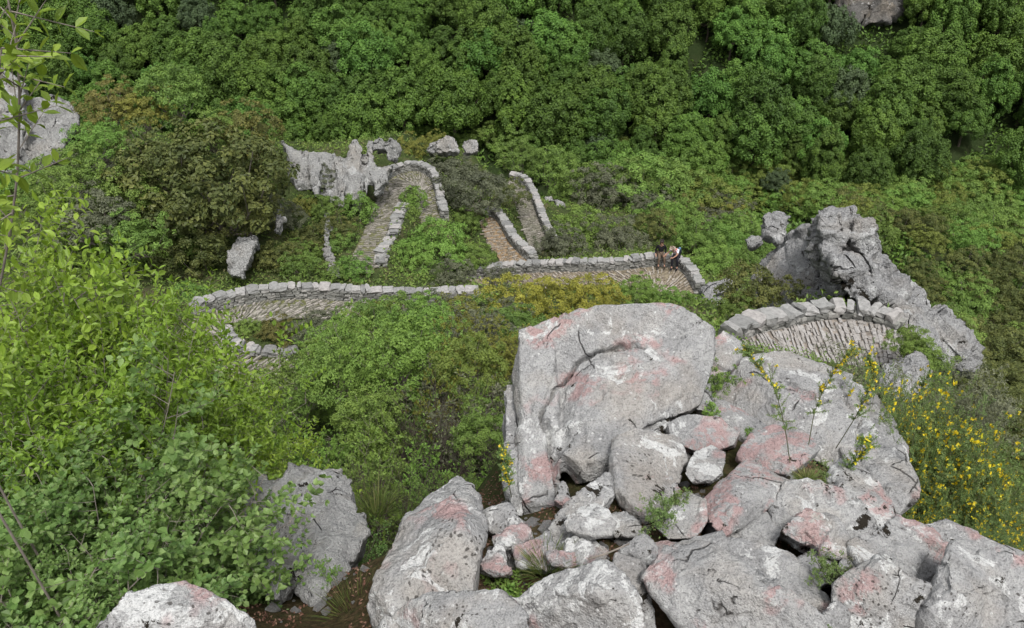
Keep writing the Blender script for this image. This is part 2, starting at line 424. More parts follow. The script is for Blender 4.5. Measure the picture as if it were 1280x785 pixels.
def tz(XY):
    """height of the ground sheet, read back from its grid"""
    X = XY[:, 0]; Y = XY[:, 1]
    r = np.clip(np.log(np.clip(Y + 18.0, 9.0, None) / 9.0) / math.log(256 / 9.0) * (NR - 1), 0, NR - 1.001)
    yy = 9.0 * np.exp(r / (NR - 1) * math.log(256 / 9.0)) - 18.0
    c = np.clip((X / (9 + (yy + 9) * 0.85) + 1) / 2 * (NC - 1), 0, NC - 1.001)
    i = r.astype(int); j = c.astype(int); f = r - i; g = c - j
    return (_GZ[i, j] * (1 - f) + _GZ[i + 1, j] * f) * (1 - g) + (_GZ[i, j + 1] * (1 - f) + _GZ[i + 1, j + 1] * f) * g
def gz(X, Y):
    return float(tz(np.array([[X, Y]]))[0])
_YS = np.concatenate([np.arange(0.8, 12, 0.06), np.arange(12, 70, 0.2), np.arange(70, 160, 0.5)])
def ground(px, py):
    """the point of the ground seen at a pixel"""
    d = ray(px, py); P = d[None, :] * (_YS / d[1])[:, None]
    z = tz(P[:, :2])
    k = np.argmax(P[:, 2] < z)
    return np.array([P[k, 0], P[k, 1], z[k]])

# ------------------------------------------------------------------ stones
_c = [(-1, 0, 1)] * 3
_BV = []; _bi = {}
for x in (-1, 0, 1):
    for y in (-1, 0, 1):
        for z in (-1, 0, 1):
            if (x, y, z) != (0, 0, 0):
                _bi[(x, y, z)] = len(_BV); k = abs(x) + abs(y) + abs(z)
                s = {1: 1.0, 2: 0.97, 3: 0.9}[k]; _BV.append((x * s, y * s, z * s))
_BV = np.array(_BV); _BF = []
for ax in range(3):
    for sg in (-1, 1):
        for u in (-1, 0):
            for v in (-1, 0):
                q = []
                for du, dv in ((0, 0), (1, 0), (1, 1), (0, 1)):
                    c = [0, 0, 0]; c[ax] = sg; c[(ax + 1) % 3] = u + du; c[(ax + 2) % 3] = v + dv; q.append(_bi[tuple(c)])
                _BF.append(q if sg > 0 else q[::-1])
_BF = np.array(_BF)
RS = np.random.RandomState(7)
def stone(acc, c, ax, ay, az, jit=0.12, r=None):
    """a roughly squared stone; ax, ay, az are half extents as vectors"""
    B = _BV * (1 + RS.uniform(-jit, jit, _BV.shape))
    V = c + B[:, :1] * ax + B[:, 1:2] * ay + B[:, 2:] * az
    acc.add(V, _BF, RS.rand() if r is None else r)
M_CAP = stone_mat('coping_limestone', [(0.18, 0.18, 0.175), (0.26, 0.26, 0.25), (0.31, 0.305, 0.295), (0.35, 0.33, 0.315)], 9.0)
M_MAS = stone_mat('wall_limestone', [(0.14, 0.14, 0.13), (0.24, 0.24, 0.22), (0.34, 0.33, 0.31)], 9.0)
M_PAV = stone_mat('paving_stone', [(0.12, 0.12, 0.09), (0.22, 0.21, 0.17), (0.36, 0.33, 0.3)], 12.0)
M_PAVN = stone_mat('pale_paving_stone', [(0.22, 0.21, 0.19), (0.3, 0.28, 0.26), (0.35, 0.335, 0.32)], 12.0)
M_PAVB = stone_mat('brown_paving_stone', [(0.17, 0.14, 0.1), (0.27, 0.23, 0.18), (0.37, 0.34, 0.3)], 12.0)
def resample(P, step):
    P = np.asarray(P, float); L = np.concatenate([[0], np.cumsum(np.linalg.norm(np.diff(P, axis=0), axis=1))])
    s = np.arange(0, L[-1], step)
    return np.column_stack([np.interp(s, L, P[:, k]) for k in range(3)])
def build_wall(P, label, side=1, h=0.58, th=0.5, capw=0.42, capt=0.13, name='stone_wall', down=1.6, loose=0.0, group='dry stone walls along the path'):
    """P: foot of the wall's path-side face; side=+1: the wall lies to the left of travel"""
    P = np.asarray(P, float)
    root = link(name, None, label=label, cat='stone wall', group=group, loc=P[len(P) // 2])
    o0 = P[len(P) // 2].copy()
    cap = Acc(); mas = Acc()
    Q = resample(P - o0, 0.05); T = nrm(np.gradient(Q, axis=0)); T[:, 2] *= 0.4; T = nrm(T)
    nx = np.column_stack([-T[:, 1], T[:, 0], np.zeros(len(T))]) * side; nx = nrm(nx)
    i = 0; up = np.array([0, 0, 1.0])
    while i < len(Q) - 6:
        w = capw * RS.uniform(0.4, 1.3); k = int(w / 0.05); k = min(k, len(Q) - 1 - i)
        m = min(len(Q) - 1, i + k // 2)
        c = Q[m] + nx[m] * (th / 2 + RS.normal(0, 0.02 + loose)) + up * (h - capt / 2 + RS.normal(0, 0.015 + loose))
        a = RS.normal(0, 0.16 + loose); t2 = T[m] * math.cos(a) + nx[m] * math.sin(a); n2 = nx[m] * math.cos(a) - T[m] * math.sin(a)
        up2 = nrm(up + T[m] * RS.normal(0, 0.07 + loose) + nx[m] * RS.normal(0, 0.07 + loose))
        stone(cap, c, t2 * (k * 0.05 / 2 - 0.002), n2 * (th / 2 * RS.uniform(0.8, 1.15)), up2 * capt / 2 * RS.uniform(0.7, 1.45), 0.2)
        i += max(k, 4)
    nc = max(1, int((h - capt) / 0.11)); ch = (h - capt) / nc
    for sd in (0, 1):
        rows = range(-2 if sd == 0 else -int(down / 0.16), nc)
        for r in rows:
            i = int(RS.rand() * 4); hh = ch if sd == 0 else (ch if r >= 0 else 0.16)
            zc = (r + 0.5) * ch if r >= 0 else (r + 0.5) * hh
            while i < len(Q) - 3:
                k = int(RS.uniform(2.5, 8)); k = min(k, len(Q) - 1 - i); m = min(len(Q) - 1, i + k // 2)
                off = (0.13 + RS.normal(0, 0.014 + loose * .5)) if sd == 0 else th - 0.13 + RS.normal(0, 0.02) + (0.03 * -r * 0.3 if r < 0 else 0)
                c = Q[m] + nx[m] * off + up * zc
                stone(mas, c, T[m] * (k * 0.025 * 0.97), nx[m] * 0.12, up * hh / 2 * RS.uniform(0.8, 0.99), 0.12)
                i += k
    link('coping', cap.mesh('coping', [M_CAP]), root)
    link('masonry', mas.mesh('masonry', [M_MAS]), root)
    return root
def build_path(key, name, mat, label, rib=0.34, soil=(0.11, 0.1, 0.06)):
    O, I = PATH_E[key]; acc = Acc()
    O2 = resample(O, 0.05); L = np.linspace(0, 1, len(O2)); t0 = np.linspace(0, 1, len(I))
    I2 = np.column_stack([np.interp(L, t0, I[:, k]) for k in range(3)])
    step = max(1, int(rib / 0.05)); up = np.array([0, 0, 1.0])
    # bedding sheet
    n = len(O2); ac = (0, .2, .4, .6, .8, 1)
    V = np.concatenate([(O2 * (1 - a) + I2 * a)[:, None] for a in ac], 1)
    V[..., 2] += -0.02 + 0.02 * fbm(V.reshape(-1, 3) * 2, 3, 1).reshape(V.shape[:2])
    k = len(ac); q = np.arange(n - 1)[:, None] * k + np.arange(k - 1)[None]
    Fq = np.stack([q, q + 1, q + k + 1, q + k], -1).reshape(-1, 4)
    root = link(name, None, kind='structure')
    link('bedding', make_mesh('bedding', V.reshape(-1, 3), Fq, [plain_mat('path_soil', soil, 0.95, 0.5, 6.0)], smooth=True), root)
    for i in range(2, n - 2, step):
        a, b = O2[i], I2[i]; w = np.linalg.norm(b - a); d = (b - a) / w
        ta = nrm(O2[min(n - 1, i + 2)] - O2[max(0, i - 2)]); ta = nrm(ta - d * (ta @ d))
        s = RS.uniform(0, 0.1)
        while s < w - 0.05:      # upright edge stones of one step
            l = RS.uniform(0.16, 0.42)
            if RS.rand() < (0.85 if rib < 0.18 else 0.7):
                stone(acc, a + d * (s + l / 2) + up * RS.uniform(0.0, 0.04 if rib > 0.18 else 0.02) + ta * RS.normal(0, 0.015), d * l * 0.48, ta * RS.uniform(0.022, 0.045) * (1.3 if rib < 0.18 else 1), up * (RS.uniform(0.035, 0.06) if rib > 0.18 else RS.uniform(0.025, 0.034)), 0.2, RS.uniform(0.3, 1))
            s += l
        for r_ in range(1, max(2, int(rib / 0.11))):   # small cobbles between
            s = RS.uniform(0, 0.15); f = r_ * 0.115
            while s < w:
                l = RS.uniform(0.09, 0.2)
                if RS.rand() < 0.62:
                    stone(acc, a + d * (s + l / 2) + ta * f + up * RS.uniform(-0.035, 0.0), d * l * 0.42, ta * RS.uniform(0.035, 0.052), up * 0.035, 0.25, RS.uniform(0, 0.7))
                s += l
    link('paving', acc.mesh('paving', [mat]), root)
    return root
build_path('lower', 'stone_path', M_PAV, '', 0.21, (0.12, 0.125, 0.055))
build_path('hikers', 'stone_path', M_PAVB, '', 0.3, (0.2, 0.17, 0.12))
build_path('brown', 'stone_path', M_PAVB, '', 0.5, (0.24, 0.17, 0.1))
build_path('far', 'stone_path', M_PAV, '', 0.35, (0.2, 0.19, 0.15))
build_path('upper', 'stone_path', M_PAV, '', 0.3, (0.14, 0.14, 0.07))
build_path('near', 'stone_path', M_PAVN, '', 0.16, (0.24, 0.21, 0.18))
def seg(key, a, b, inner=False):
    E = PATH_E[key][1 if inner else 0]; n = len(E)
    return E[int(a * n):int(b * n)]
build_wall(seg('lower', 0, 0.60), 'long curved pale dry stone wall around the lower left hairpin of the path', side=-1)
build_wall([at(276,420,25.3), at(281,434,24.6), at(294,447,23.9), at(318,452,23.8), at(352,455,23.8), at(380,452,24.2)][::1], 'short low rough stone wall curling inside the lower left hairpin', side=1, h=0.5, th=0.5, loose=0.01, down=0.6, capw=0.42, capt=0.16)
build_wall(seg('hikers', 0.0, 1.0), 'pale stone wall on which the two hikers sit, curving down at its right end', side=1)
build_wall(seg('brown', 0.0, 1.0), 'curved stone wall beside the brown stepped bend left of the hikers', side=1)
build_wall(seg('far', 0.0, 1.0), 'farthest thin curved stone wall, ending in the bushes behind the hikers', side=1)
build_wall(seg('upper', 0.46, 1.0), 'stone wall arching round the top hairpin beside the white cliff', side=1)
build_wall([at(501,262,43.3), at(494,273,41.6), at(487,296,38.9), at(477,315,37.0), at(469,328,35.6), at(470,340,34.3)], 'rough tumbled stone wall rising inside the top hairpin', side=1, h=0.6, th=0.6, loose=0.06, down=1.6)
build_wall(seg('near', 0.0, 1.0), 'near stone wall with big coping blocks below the rock ridge on the right', side=1, h=0.36, th=0.52, capw=0.5, capt=0.2, down=1.2)
# ------------------------------------------------------------------ rocks
def Yf(py):
    """distance of the boulder field's surface seen at a height in the picture"""
    return float(np.interp(py, [380, 420, 500, 560, 600, 650, 700, 750, 785, 830], [5.05, 4.85, 4.3, 3.75, 3.35, 2.95, 2.6, 2.28, 2.1, 1.9]))
def pt(v, dY=0.0, k=1.0):
    """(px, py) or (px, py, metres nearer or farther) on the boulder field"""
    return at(v[0], v[1], Yf(v[1]) * k + dY + (v[2] if len(v) > 2 else 0.0))
def hull_bm(bm, P):
    vs = [bm.verts.new(tuple(map(float, p))) for p in P]
    r = bmesh.ops.convex_hull(bm, input=vs)
    junk = [g for g in r['geom_interior'] + r['geom_unused'] if isinstance(g, bmesh.types.BMVert)]
    bmesh.ops.delete(bm, geom=list(set(junk)), context='VERTS')
_bs = [0]
def block(outline, inner=(), th=0.5, bulge=0.06, shrink=0.8, dY=0.0, k=1.0, down=0.35, tilt=None, cc=None):
    """a block whose top outline is seen at the given pixels; it goes on away from the eye and downwards"""
    _bs[0] += 1; rs = np.random.RandomState(_bs[0])
    if tilt is None: tilt = (rs.uniform(-0.10, 0.10), rs.uniform(0.14, 0.32)) if th < 0.5 else (0, 0.12)
    cx = np.mean([v[0] for v in outline]); cy = np.mean([v[1] for v in outline])
    if cc: cx, cy = cc
    tl = lambda v: tilt[0] * (v[0] - cx) / 100 + tilt[1] * (v[1] - cy) / 100
    O = np.array([pt(v, dY + tl(v), k) for v in outline]); c = O.mean(0)
    if th < 0.5: O = c + (O - c) * 1.055
    d = nrm(nrm(c) + np.array([0, 0, -down])); toward = -nrm(c)
    B = c + (O - c) * shrink + d * th
    M = c + (O - c) * 1.0 + d * th * 0.35
    P = list(O) + list(B) + list(c + (M - c) * 0.97)
    if bulge: P.append(c + toward * bulge)
    P += [pt(v, dY + tl(v), k) for v in inner]
    return P
def hulls_at(*lists, dY=0.0):
    """front points as (px, py, Y) at absolute distances and thickness: [(points, thickness)]"""
    out = []
    for pts, th in lists:
        O = np.array([at(p[0], p[1], p[2] + dY) for p in pts]); c = O.mean(0)
        B = c + (O - c) * 0.8 + nrm(c + np.array([0, 0, -0.25 * c[1]])) * th * 1.6
        out.append(list(O) + list(B))
    return out
def depth_np(G):
    return G[:, 1] * cP - G[:, 2] * sP
def rock(label, hulls, mat, vox, cat='rock', name='rock', amp=0.03, fr=3.0, crack=0.0, facet=0.03, flute=0.0, strata=0.0, seed=0, group=None, pits=0.0, trench=(), tw=3.0, td=0.05, cuts=None):
    if cuts is None: cuts = 5 if seed < 26 or seed >= 60 else 2
    if seed < 26 or seed >= 60: facet *= 0.85; amp *= 0.6; crack *= 0.7
    allp = np.array([p for h in hulls for p in h]); o0 = allp.mean(0); o0[2] = allp[:, 2].min()
    bm = bmesh.new()
    for qi, h in enumerate(hulls):
        H = np.array(h)
        if cuts:                     # break the rim off along a few planes
            rc = np.random.RandomState(seed * 31 + qi); c = H.mean(0); size = np.linalg.norm(H - c, axis=1).max()
            for _ in range(cuts):
                t = bmesh.new(); hull_bm(t, H)
                nd = nrm(-nrm(c) * rc.uniform(0.2, 0.8) + nrm(rc.normal(size=3)) + np.array([0, 0, 0.2]))
                mx = ((H - c) @ nd).max(); off = c + nd * (mx - size * rc.uniform(0.05, 0.13))
                bmesh.ops.bisect_plane(t, geom=t.verts[:] + t.edges[:] + t.faces[:], plane_co=Vector(off), plane_no=Vector(nd), clear_outer=True)
                H2 = np.array([v.co[:] for v in t.verts]); t.free()
                if len(H2) > 7: H = H2
        hull_bm(bm, H - o0)
    me = bpy.data.meshes.new('tmp'); bm.to_mesh(me); bm.free()
    tmp = bpy.data.objects.new('tmp', me); COL.objects.link(tmp)
    md = tmp.modifiers.new('r', 'REMESH'); md.mode = 'VOXEL'; md.voxel_size = vox; md.adaptivity = 0
    dg = bpy.context.evaluated_depsgraph_get(); dg.update()
    m2 = bpy.data.meshes.new_from_object(tmp.evaluated_get(dg))
    bpy.data.objects.remove(tmp); bpy.data.meshes.remove(me)
    n = len(m2.vertices); V = np.empty(n * 3, np.float32); m2.vertices.foreach_get('co', V); V = V.reshape(-1, 3).astype(float)
    Nn = np.empty(n * 3, np.float32); m2.vertex_normals.foreach_get('vector', Nn); Nn = Nn.reshape(-1, 3).astype(float)
    S = V + seed * 13.7
    D = amp * fbm(S * fr, 5, seed) * 1.2
    # broken planes: each cell of rock stands a little proud or back
    W = S + 0.12 / fr * np.stack([fbm(S * fr * 1.3, 2, seed + 50 + q) for q in range(3)], 1)
    f1, f2, cid, ctr = worley(W * fr * 0.75, seed + 3)
    tv = np.stack([_hash((cid * 9973).astype(np.int64), np.zeros(n, np.int64), np.zeros(n, np.int64), q) - 0.5 for q in (5, 6, 7)], 1)
    D += facet * ((cid - 0.5) * 1.3 + ((W * fr * 0.75 - ctr) * tv).sum(1) * 3.0)
    f1, f2, cid, ctr = worley(W * fr * 2.1, seed + 5)
    tv = np.stack([_hash((cid * 9973).astype(np.int64), np.zeros(n, np.int64), np.zeros(n, np.int64), q) - 0.5 for q in (5, 6, 7)], 1)
    D += facet * 0.4 * ((cid - 0.5) + ((W * fr * 2.1 - ctr) * tv).sum(1) * 2.6)
    f1, f2, cid, ctr = worley(W * fr * 5.5, seed + 7)
    tv = np.stack([_hash((cid * 9973).astype(np.int64), np.zeros(n, np.int64), np.zeros(n, np.int64), q) - 0.5 for q in (5, 6, 7)], 1)
    D += facet * 0.16 * ((cid - 0.5) + ((W * fr * 5.5 - ctr) * tv).sum(1) * 2.6) * (vnoise(S * fr * 1.1, seed + 8) > -0.1)
    if crack: 
        g1, g2, _, _ = worley(W * fr * 0.5 + 5, seed + 9)
        D -= crack * np.clip(1 - (g2 - g1) / 0.07, 0, 1)
    rid = 1 - np.abs(fbm(S * fr * 2.2, 3, seed + 20)) * 2.2
    D -= amp * 0.5 * np.clip(rid - 0.55, 0, 1) * 2
    if flute:
        A = S * np.array([fr * 2.6, fr * 2.6, fr * 0.45]) + 0.6 * np.stack([fbm(S * fr * .8, 2, seed + 70 + q) for q in range(3)], 1)
        r = np.abs(fbm(A, 3, seed + 31)) * 2.6
        D -= flute * np.clip(1 - r, 0, 1) * (1 - 0.6 * np.abs(Nn[:, 2]))
        D += flute * 0.6 * fbm(S * np.array([fr * 1.2, fr * 1.2, fr * 0.3]), 3, seed + 33)
    if strata:
        q = S[:, 2] + S[:, 0] * 0.35 + 0.12 * fbm(S * fr * 0.5, 2, seed + 41) / fr * 3
        st = fbm(np.column_stack([q * fr * 3.4, S[:, 0] * fr * .3, S[:, 1] * fr * .3]), 3, seed + 43)
        D += strata * np.clip(st * 3, -1, 0.7)
    if pits:
        h1, _, _, _ = worley(S * fr * 5, seed + 60)
        D -= pits * np.clip(0.38 - h1, 0, 1) * 2.6 * (vnoise(S * fr, seed + 61) > 0.0)
    for line in trench:          # open joints cut along a line
        G = V + o0; f = depth_np(G); px = 640 + FOC * G[:, 0] / f; py = 392.5 - FOC * (G[:, 1] * sP + G[:, 2] * cP) / f
        wob = 7 * np.stack([fbm(S * 9, 3, 81), fbm(S * 9, 3, 82)], 1); Q = np.column_stack([px, py]) + wob; dm = np.full(n, 1e9)
        for (ax, ay), (bx, by) in zip(line[:-1], line[1:]):
            a_ = np.array([ax, ay], float); ab = np.array([bx - ax, by - ay], float)
            t_ = np.clip(((Q - a_) @ ab) / (ab @ ab), 0, 1); dm = np.minimum(dm, np.linalg.norm(Q - a_ - t_[:, None] * ab, axis=1))
        D -= td * np.exp(-(dm / tw) ** 2)
    V = V + Nn * D[:, None]
    m2.vertices.foreach_set('co', V.astype(np.float32).ravel())
    m2.materials.clear(); m2.materials.append(mat)
    m2.polygons.foreach_set('use_smooth', np.ones(len(m2.polygons), bool))
    m2.update()
    o = link(name, m2, None, label=label, cat=cat, group=group, loc=o0)
    return o

M_BOUL = rock_mat('boulder_limestone', 1.0, pink=0.25, white=0.7, moss=0.25, warm=0.3)
M_PINK = rock_mat('pink_lichen_limestone', 1.35, pink=0.8, white=0.45, moss=0.1, warm=0.2)
M_GREY = rock_mat('grey_limestone', 1.3, pink=0.1, white=0.75, moss=0.5, warm=0.25)
M_WHIT = rock_mat('white_crusted_limestone', 1.2, pink=0.25, white=1.5, moss=0.35, warm=0.2)
M_SPOT = rock_mat('mossy_spotted_limestone', 1.4, pink=0.3, white=1.0, moss=1.15, warm=0.3)
M_KARST = rock_mat('karst_limestone', 0.28, base=((0.16, 0.16, 0.16), (0.36, 0.36, 0.36), (0.5, 0.5, 0.49)), pink=-1, white=0.6, moss=0.35, warm=0.35, bump=1.6)
M_CLIFF = rock_mat('cliff_limestone', 0.16, base=((0.2, 0.2, 0.19), (0.4, 0.4, 0.39), (0.54, 0.54, 0.52)), pink=-1, white=0.7, moss=0.5, warm=0.4, bump=1.4, aniso=(1.6, 1.6, 0.5))
M_FARR = rock_mat('far_grey_rock', 0.1, base=((0.07, 0.068, 0.06), (0.14, 0.135, 0.125), (0.24, 0.23, 0.22)), pink=-1, white=0.3, moss=0.9, warm=0.5, bump=1.4)
M_FLUT = rock_mat('fluted_limestone', 0.9, base=((0.18, 0.18, 0.18), (0.4, 0.4, 0.395), (0.56, 0.56, 0.55)), pink=-1, white=0.6, moss=0.6, warm=0.3, bump=1.3, aniso=(1.8, 1.8, 0.45))

# the big boulder: the back mass with its steep left side, and the front slab split off along a crack
rock('largest square topped boulder with white lichen crusts and pink stains in the centre', [
    block([(650,412),(690,392),(722,380),(760,385),(835,379),(868,390),(893,408),(898,440),(880,490),(800,520),(700,500),(688,470),(650,470)], th=1.0, bulge=0.0, shrink=0.85, dY=0.03, tilt=(0, .2), cc=(770, 480)),
    block([(650,412),(690,400),(700,470),(684,500),(700,600),(704,640),(690,665),(655,655),(644,600),(640,470)], th=0.8, bulge=0.0, shrink=0.9, dY=0.06, tilt=(0, .2), cc=(770, 480)),
    block([(682,503),(700,478),(745,447),(792,430),(850,425),(893,412),(898,440),(874,505),(840,528),(795,543),(760,565),(742,600),(712,607),(700,590)], inner=[(790,470,-0.05)], th=0.55, bulge=0.0, shrink=0.9, dY=-0.05, tilt=(0, .2), cc=(770, 480)),
    ], M_BOUL, 0.0115, cat='boulder', name='boulder', amp=0.022, fr=2.2, facet=0.024, crack=0.02, seed=1, pits=0.01, tw=1.9, td=0.10,
    trench=[[(678,508),(700,480),(722,456),(745,442),(775,431),(808,433)], [(676,510),(688,556),(698,600),(704,645)], [(684,525),(694,560),(702,600)], [(868,520),(840,528),(800,542),(770,560)]])
rock('grey squarish block leaning against the front right of the largest boulder', [block([(766,548),(798,536),(850,548),(858,575),(846,603),(828,640),(803,655),(775,625),(763,592)], th=0.4, bulge=0.03)], M_BOUL, 0.010, amp=0.012, fr=4.5, facet=0.015, crack=0.01, seed=2)
rock('flat pinkish stone wedged right of the largest boulder above the small white stone', [block([(826,533),(860,518),(900,522),(926,540),(925,552),(880,565),(850,556)], th=0.3, bulge=0.02)], M_PINK, 0.009, amp=0.01, fr=5, facet=0.012, seed=3)
rock('small white rounded stone among red brown litter', [block([(856,590),(868,565),(890,553),(905,566),(903,590),(888,603),(865,602)], th=0.16, bulge=0.03, dY=-0.02)], M_WHIT, 0.006, amp=0.006, fr=8, facet=0.01, seed=4)
rock('pink blotched block in the centre right with a flat rounded top', [block([(922,572),(938,545),(958,529),(985,528),(1008,540),(1023,560),(1012,578),(985,591),(950,585)], th=0.3, bulge=0.03, dY=-0.05)], M_PINK, 0.009, amp=0.010, fr=5, facet=0.012, seed=5)
rock('broad sloping grey slab right of the largest boulder, behind the broom', [
    block([(940,425),(965,423),(1045,455),(1095,485),(1122,520),(1138,560),(1140,600),(1090,612),(1020,570),(975,530),(905,520),(884,500),(898,462),(920,440)], th=0.9, bulge=0.0, k=1.16, inner=[(985,505,-0.08)], tilt=(0, .2), cc=(1010, 520)),
    block([(1050,560),(1138,560),(1150,610),(1120,640),(1070,610)], th=0.6, bulge=0, k=1.12, tilt=(0, .2), cc=(1010, 520))], M_BOUL, 0.014, cat='slab', name='rock_slab', amp=0.025, fr=2.0, facet=0.034, crack=0.012, seed=6, tw=2.2, td=0.06, trench=[[(955,448),(975,468),(1000,486),(1030,500)], [(1050,470),(1075,520),(1070,560),(1085,600)]])
rock('grey block with a pink blotched upper edge below the flat rounded pink block', [block([(905,600),(930,578),(960,585),(990,598),(966,612),(955,640),(905,668),(885,648),(880,622)], inner=[(925,612,-.06),(962,612,-.06)], th=0.35, bulge=0.02, dY=-0.03)], M_PINK, 0.009, amp=0.010, fr=5, facet=0.012, seed=7)
rock('small smooth grey stone left of the pink edged block', [block([(818,655),(835,625),(860,614),(880,625),(884,650),(870,670),(835,672)], th=0.25, bulge=0.03)], M_GREY, 0.008, amp=0.008, fr=5, facet=0.008, seed=8)
rock('long pale ridge of rock running right of the pink edged block', [
    block([(958,640),(985,600),(1010,598),(1050,612),(1095,650),(1110,680),(1060,690),(1000,670),(960,665)], th=0.4, bulge=0.03),
    block([(1035,590),(1052,577),(1085,592),(1112,622),(1128,655),(1110,670),(1070,640),(1035,610)], th=0.45, bulge=0.02, dY=0.08)], M_SPOT, 0.010, amp=0.016, fr=4, facet=0.022, crack=0.015, seed=9, pits=0.01)
rock('jagged white block in the lower right, black moss in its cracks', [
    block([(985,650),(1010,632),(1040,640),(1065,670),(1075,700),(1040,690),(1000,680),(975,665)], th=0.25, bulge=0.03, dY=-0.06),
    block([(1062,680),(1100,655),(1140,660),(1165,690),(1150,720),(1090,720)], th=0.3, bulge=0.02)], M_SPOT, 0.009, amp=0.015, fr=5, facet=0.022, crack=0.018, seed=10, pits=0.01)
rock('large front slab with a deep pink patch at the bottom centre', [
    block([(806,712),(820,690),(845,676),(890,680),(925,700),(965,722),(1010,745),(1044,775),(1050,815),(880,815),(850,770),(820,740)], inner=[(900,730,-.05)], th=0.22, bulge=0.0, dY=-0.08)], M_PINK, 0.008, cat='slab', name='rock_slab', amp=0.012, fr=4, facet=0.022, crack=0.008, seed=11, td=0.03, trench=[[(900,676),(930,700),(960,712),(985,735)]])
rock('ledge of rock with a thin stepped crack behind the pink patched front slab', [
    block([(772,690),(785,672),(830,660),(880,662),(925,668),(985,690),(1035,740),(1040,770),(960,735),(880,700),(820,700)], th=0.35, bulge=0.0, dY=0.02),
    block([(770,690),(806,705),(816,760),(820,800),(790,780),(765,740)], th=0.3, bulge=0.0, dY=0.05)], M_GREY, 0.010, amp=0.014, fr=4, facet=0.02, crack=0.014, seed=12)
rock('ragged block with a bright white crust on top at the bottom centre', [
    block([(642,748),(670,728),(710,708),(757,703),(780,720),(805,762),(825,815),(660,815)], inner=[(740,740,-.06)], th=0.35, bulge=0.0)], M_WHIT, 0.009, amp=0.014, fr=4, facet=0.02, crack=0.01, seed=13)
rock('tall pointed rock with pink stains in the lower left of the boulder field', [
    block([(572,593),(592,606),(603,640),(606,690),(612,735),(600,770),(560,770),(480,790),(450,800),(452,760),(472,710),(495,665),(505,645),(540,615)], inner=[(575,660,-.14),(560,700,-.12),(510,720,-0.05)], th=0.5, bulge=0.0)], M_BOUL, 0.011, cat='boulder', name='boulder', amp=0.018, fr=3.4, facet=0.025, crack=0.014, seed=14, pits=0.012)
rock('low grey rock at the bottom edge in front of the pointed rock', [
    block([(478,780),(500,758),(545,742),(600,745),(625,742),(655,765),(665,820),(478,820)], inner=[(560,765,-.05)], th=0.3, bulge=0.0, dY=-0.04)], M_SPOT, 0.009, amp=0.014, fr=4, facet=0.02, crack=0.01, seed=15)
rock('loose angular stone lying on the gravel below the largest boulder', [block([(706,640),(722,626),(752,628),(770,652),(764,668),(738,672),(712,660)], th=0.13, bulge=0.025, dY=-0.12, shrink=0.75, inner=[(730,650,-.02)])], M_WHIT, 0.006, amp=0.005, fr=9, facet=0.01, seed=16)
rock('worn grey rib of rock between the largest boulder and the loose angular stone', [
    block([(700,650),(715,620),(740,600),(760,590),(765,620),(745,640),(720,668),(705,695),(690,690),(685,665)], th=0.35, bulge=0.0),
    block([(682,690),(700,690),(720,690),(735,700),(712,710),(690,705)], th=0.2, bulge=0.02)], M_SPOT, 0.008, amp=0.012, fr=5, facet=0.02, crack=0.012, seed=17, pits=0.01)
rock('upright grey rock with dark spots at the right edge of the picture', [
    block([(1182,700),(1190,678),(1215,685),(1235,700),(1240,740),(1225,815),(1140,815),(1165,770)], inner=[(1205,720,-.09)], th=0.35, bulge=0.0, dY=-0.03),
    block([(1225,695),(1260,690),(1300,700),(1300,815),(1215,815)], th=0.35, bulge=0.0, dY=-0.02)], M_GREY, 0.010, amp=0.016, fr=3.5, facet=0.03, crack=0.015, seed=18)
rock('rough rock with a small white crusted peak at the bottom right', [
    block([(1045,725),(1075,715),(1105,692),(1130,712),(1165,735),(1170,770),(1150,815),(1040,815),(1040,760)], inner=[(1105,715,-.07)], th=0.35, bulge=0.0)], M_SPOT, 0.009, amp=0.016, fr=4, facet=0.025, crack=0.015, seed=19, pits=0.01)
rock('dark spotted ledge behind the upright rock at the right edge', [
    block([(1105,660),(1125,645),(1150,652),(1172,665),(1182,690),(1180,720),(1150,735),(1110,700)], th=0.4, bulge=0.0, dY=0.02)], M_SPOT, 0.010, amp=0.02, fr=4, facet=0.03, crack=0.015, seed=20)
rock('smooth grey rock shoulder beside the flowering broom at the lower right', [
    block([(1150,660),(1185,652),(1215,665),(1240,690),(1300,702),(1300,760),(1200,740),(1150,700)], th=0.6, bulge=0.0, dY=0.12)], M_GREY, 0.012, amp=0.018, fr=3, facet=0.02, seed=21)
rock('pale smooth boulder cut off by the bottom left edge of the picture', [
    block([(95,800),(120,778),(165,748),(230,731),(252,736),(282,757),(318,768),(330,800),(330,860),(95,860)], inner=[(240,765,-.03),(190,775,-.03)], th=0.3, bulge=0.0, k=0.86)], M_WHIT, 0.008, cat='boulder', name='boulder', amp=0.012, fr=3.5, facet=0.02, seed=22)
rock('narrow grey stone standing in the cleft right of the largest boulder', [block([(868,500),(878,482),(890,478),(893,500),(884,515),(870,512)], th=0.25, bulge=0.02, dY=0.05)], M_GREY, 0.007, amp=0.008, fr=7, facet=0.01, seed=23)
rock('grey block filling the gap between the largest boulder and the broad slab', [block([(890,410),(915,408),(928,425),(925,445),(905,460),(890,490),(880,500),(884,450)], th=0.7, bulge=0.0, dY=0.30)], M_GREY, 0.014, amp=0.014, fr=3, facet=0.02, seed=24)
rock('dark grooved column of rock at the left foot of the largest boulder', [
    block([(632,480),(645,478),(650,560),(655,640),(640,640),(628,600),(630,540)], th=0.5, bulge=0.0, dY=0.25, down=0.8),
    block([(600,640),(635,630),(660,650),(650,670),(615,665)], th=0.4, bulge=0, dY=0.1)], M_GREY, 0.012, amp=0.016, fr=4, facet=0.02, crack=0.02, seed=25)
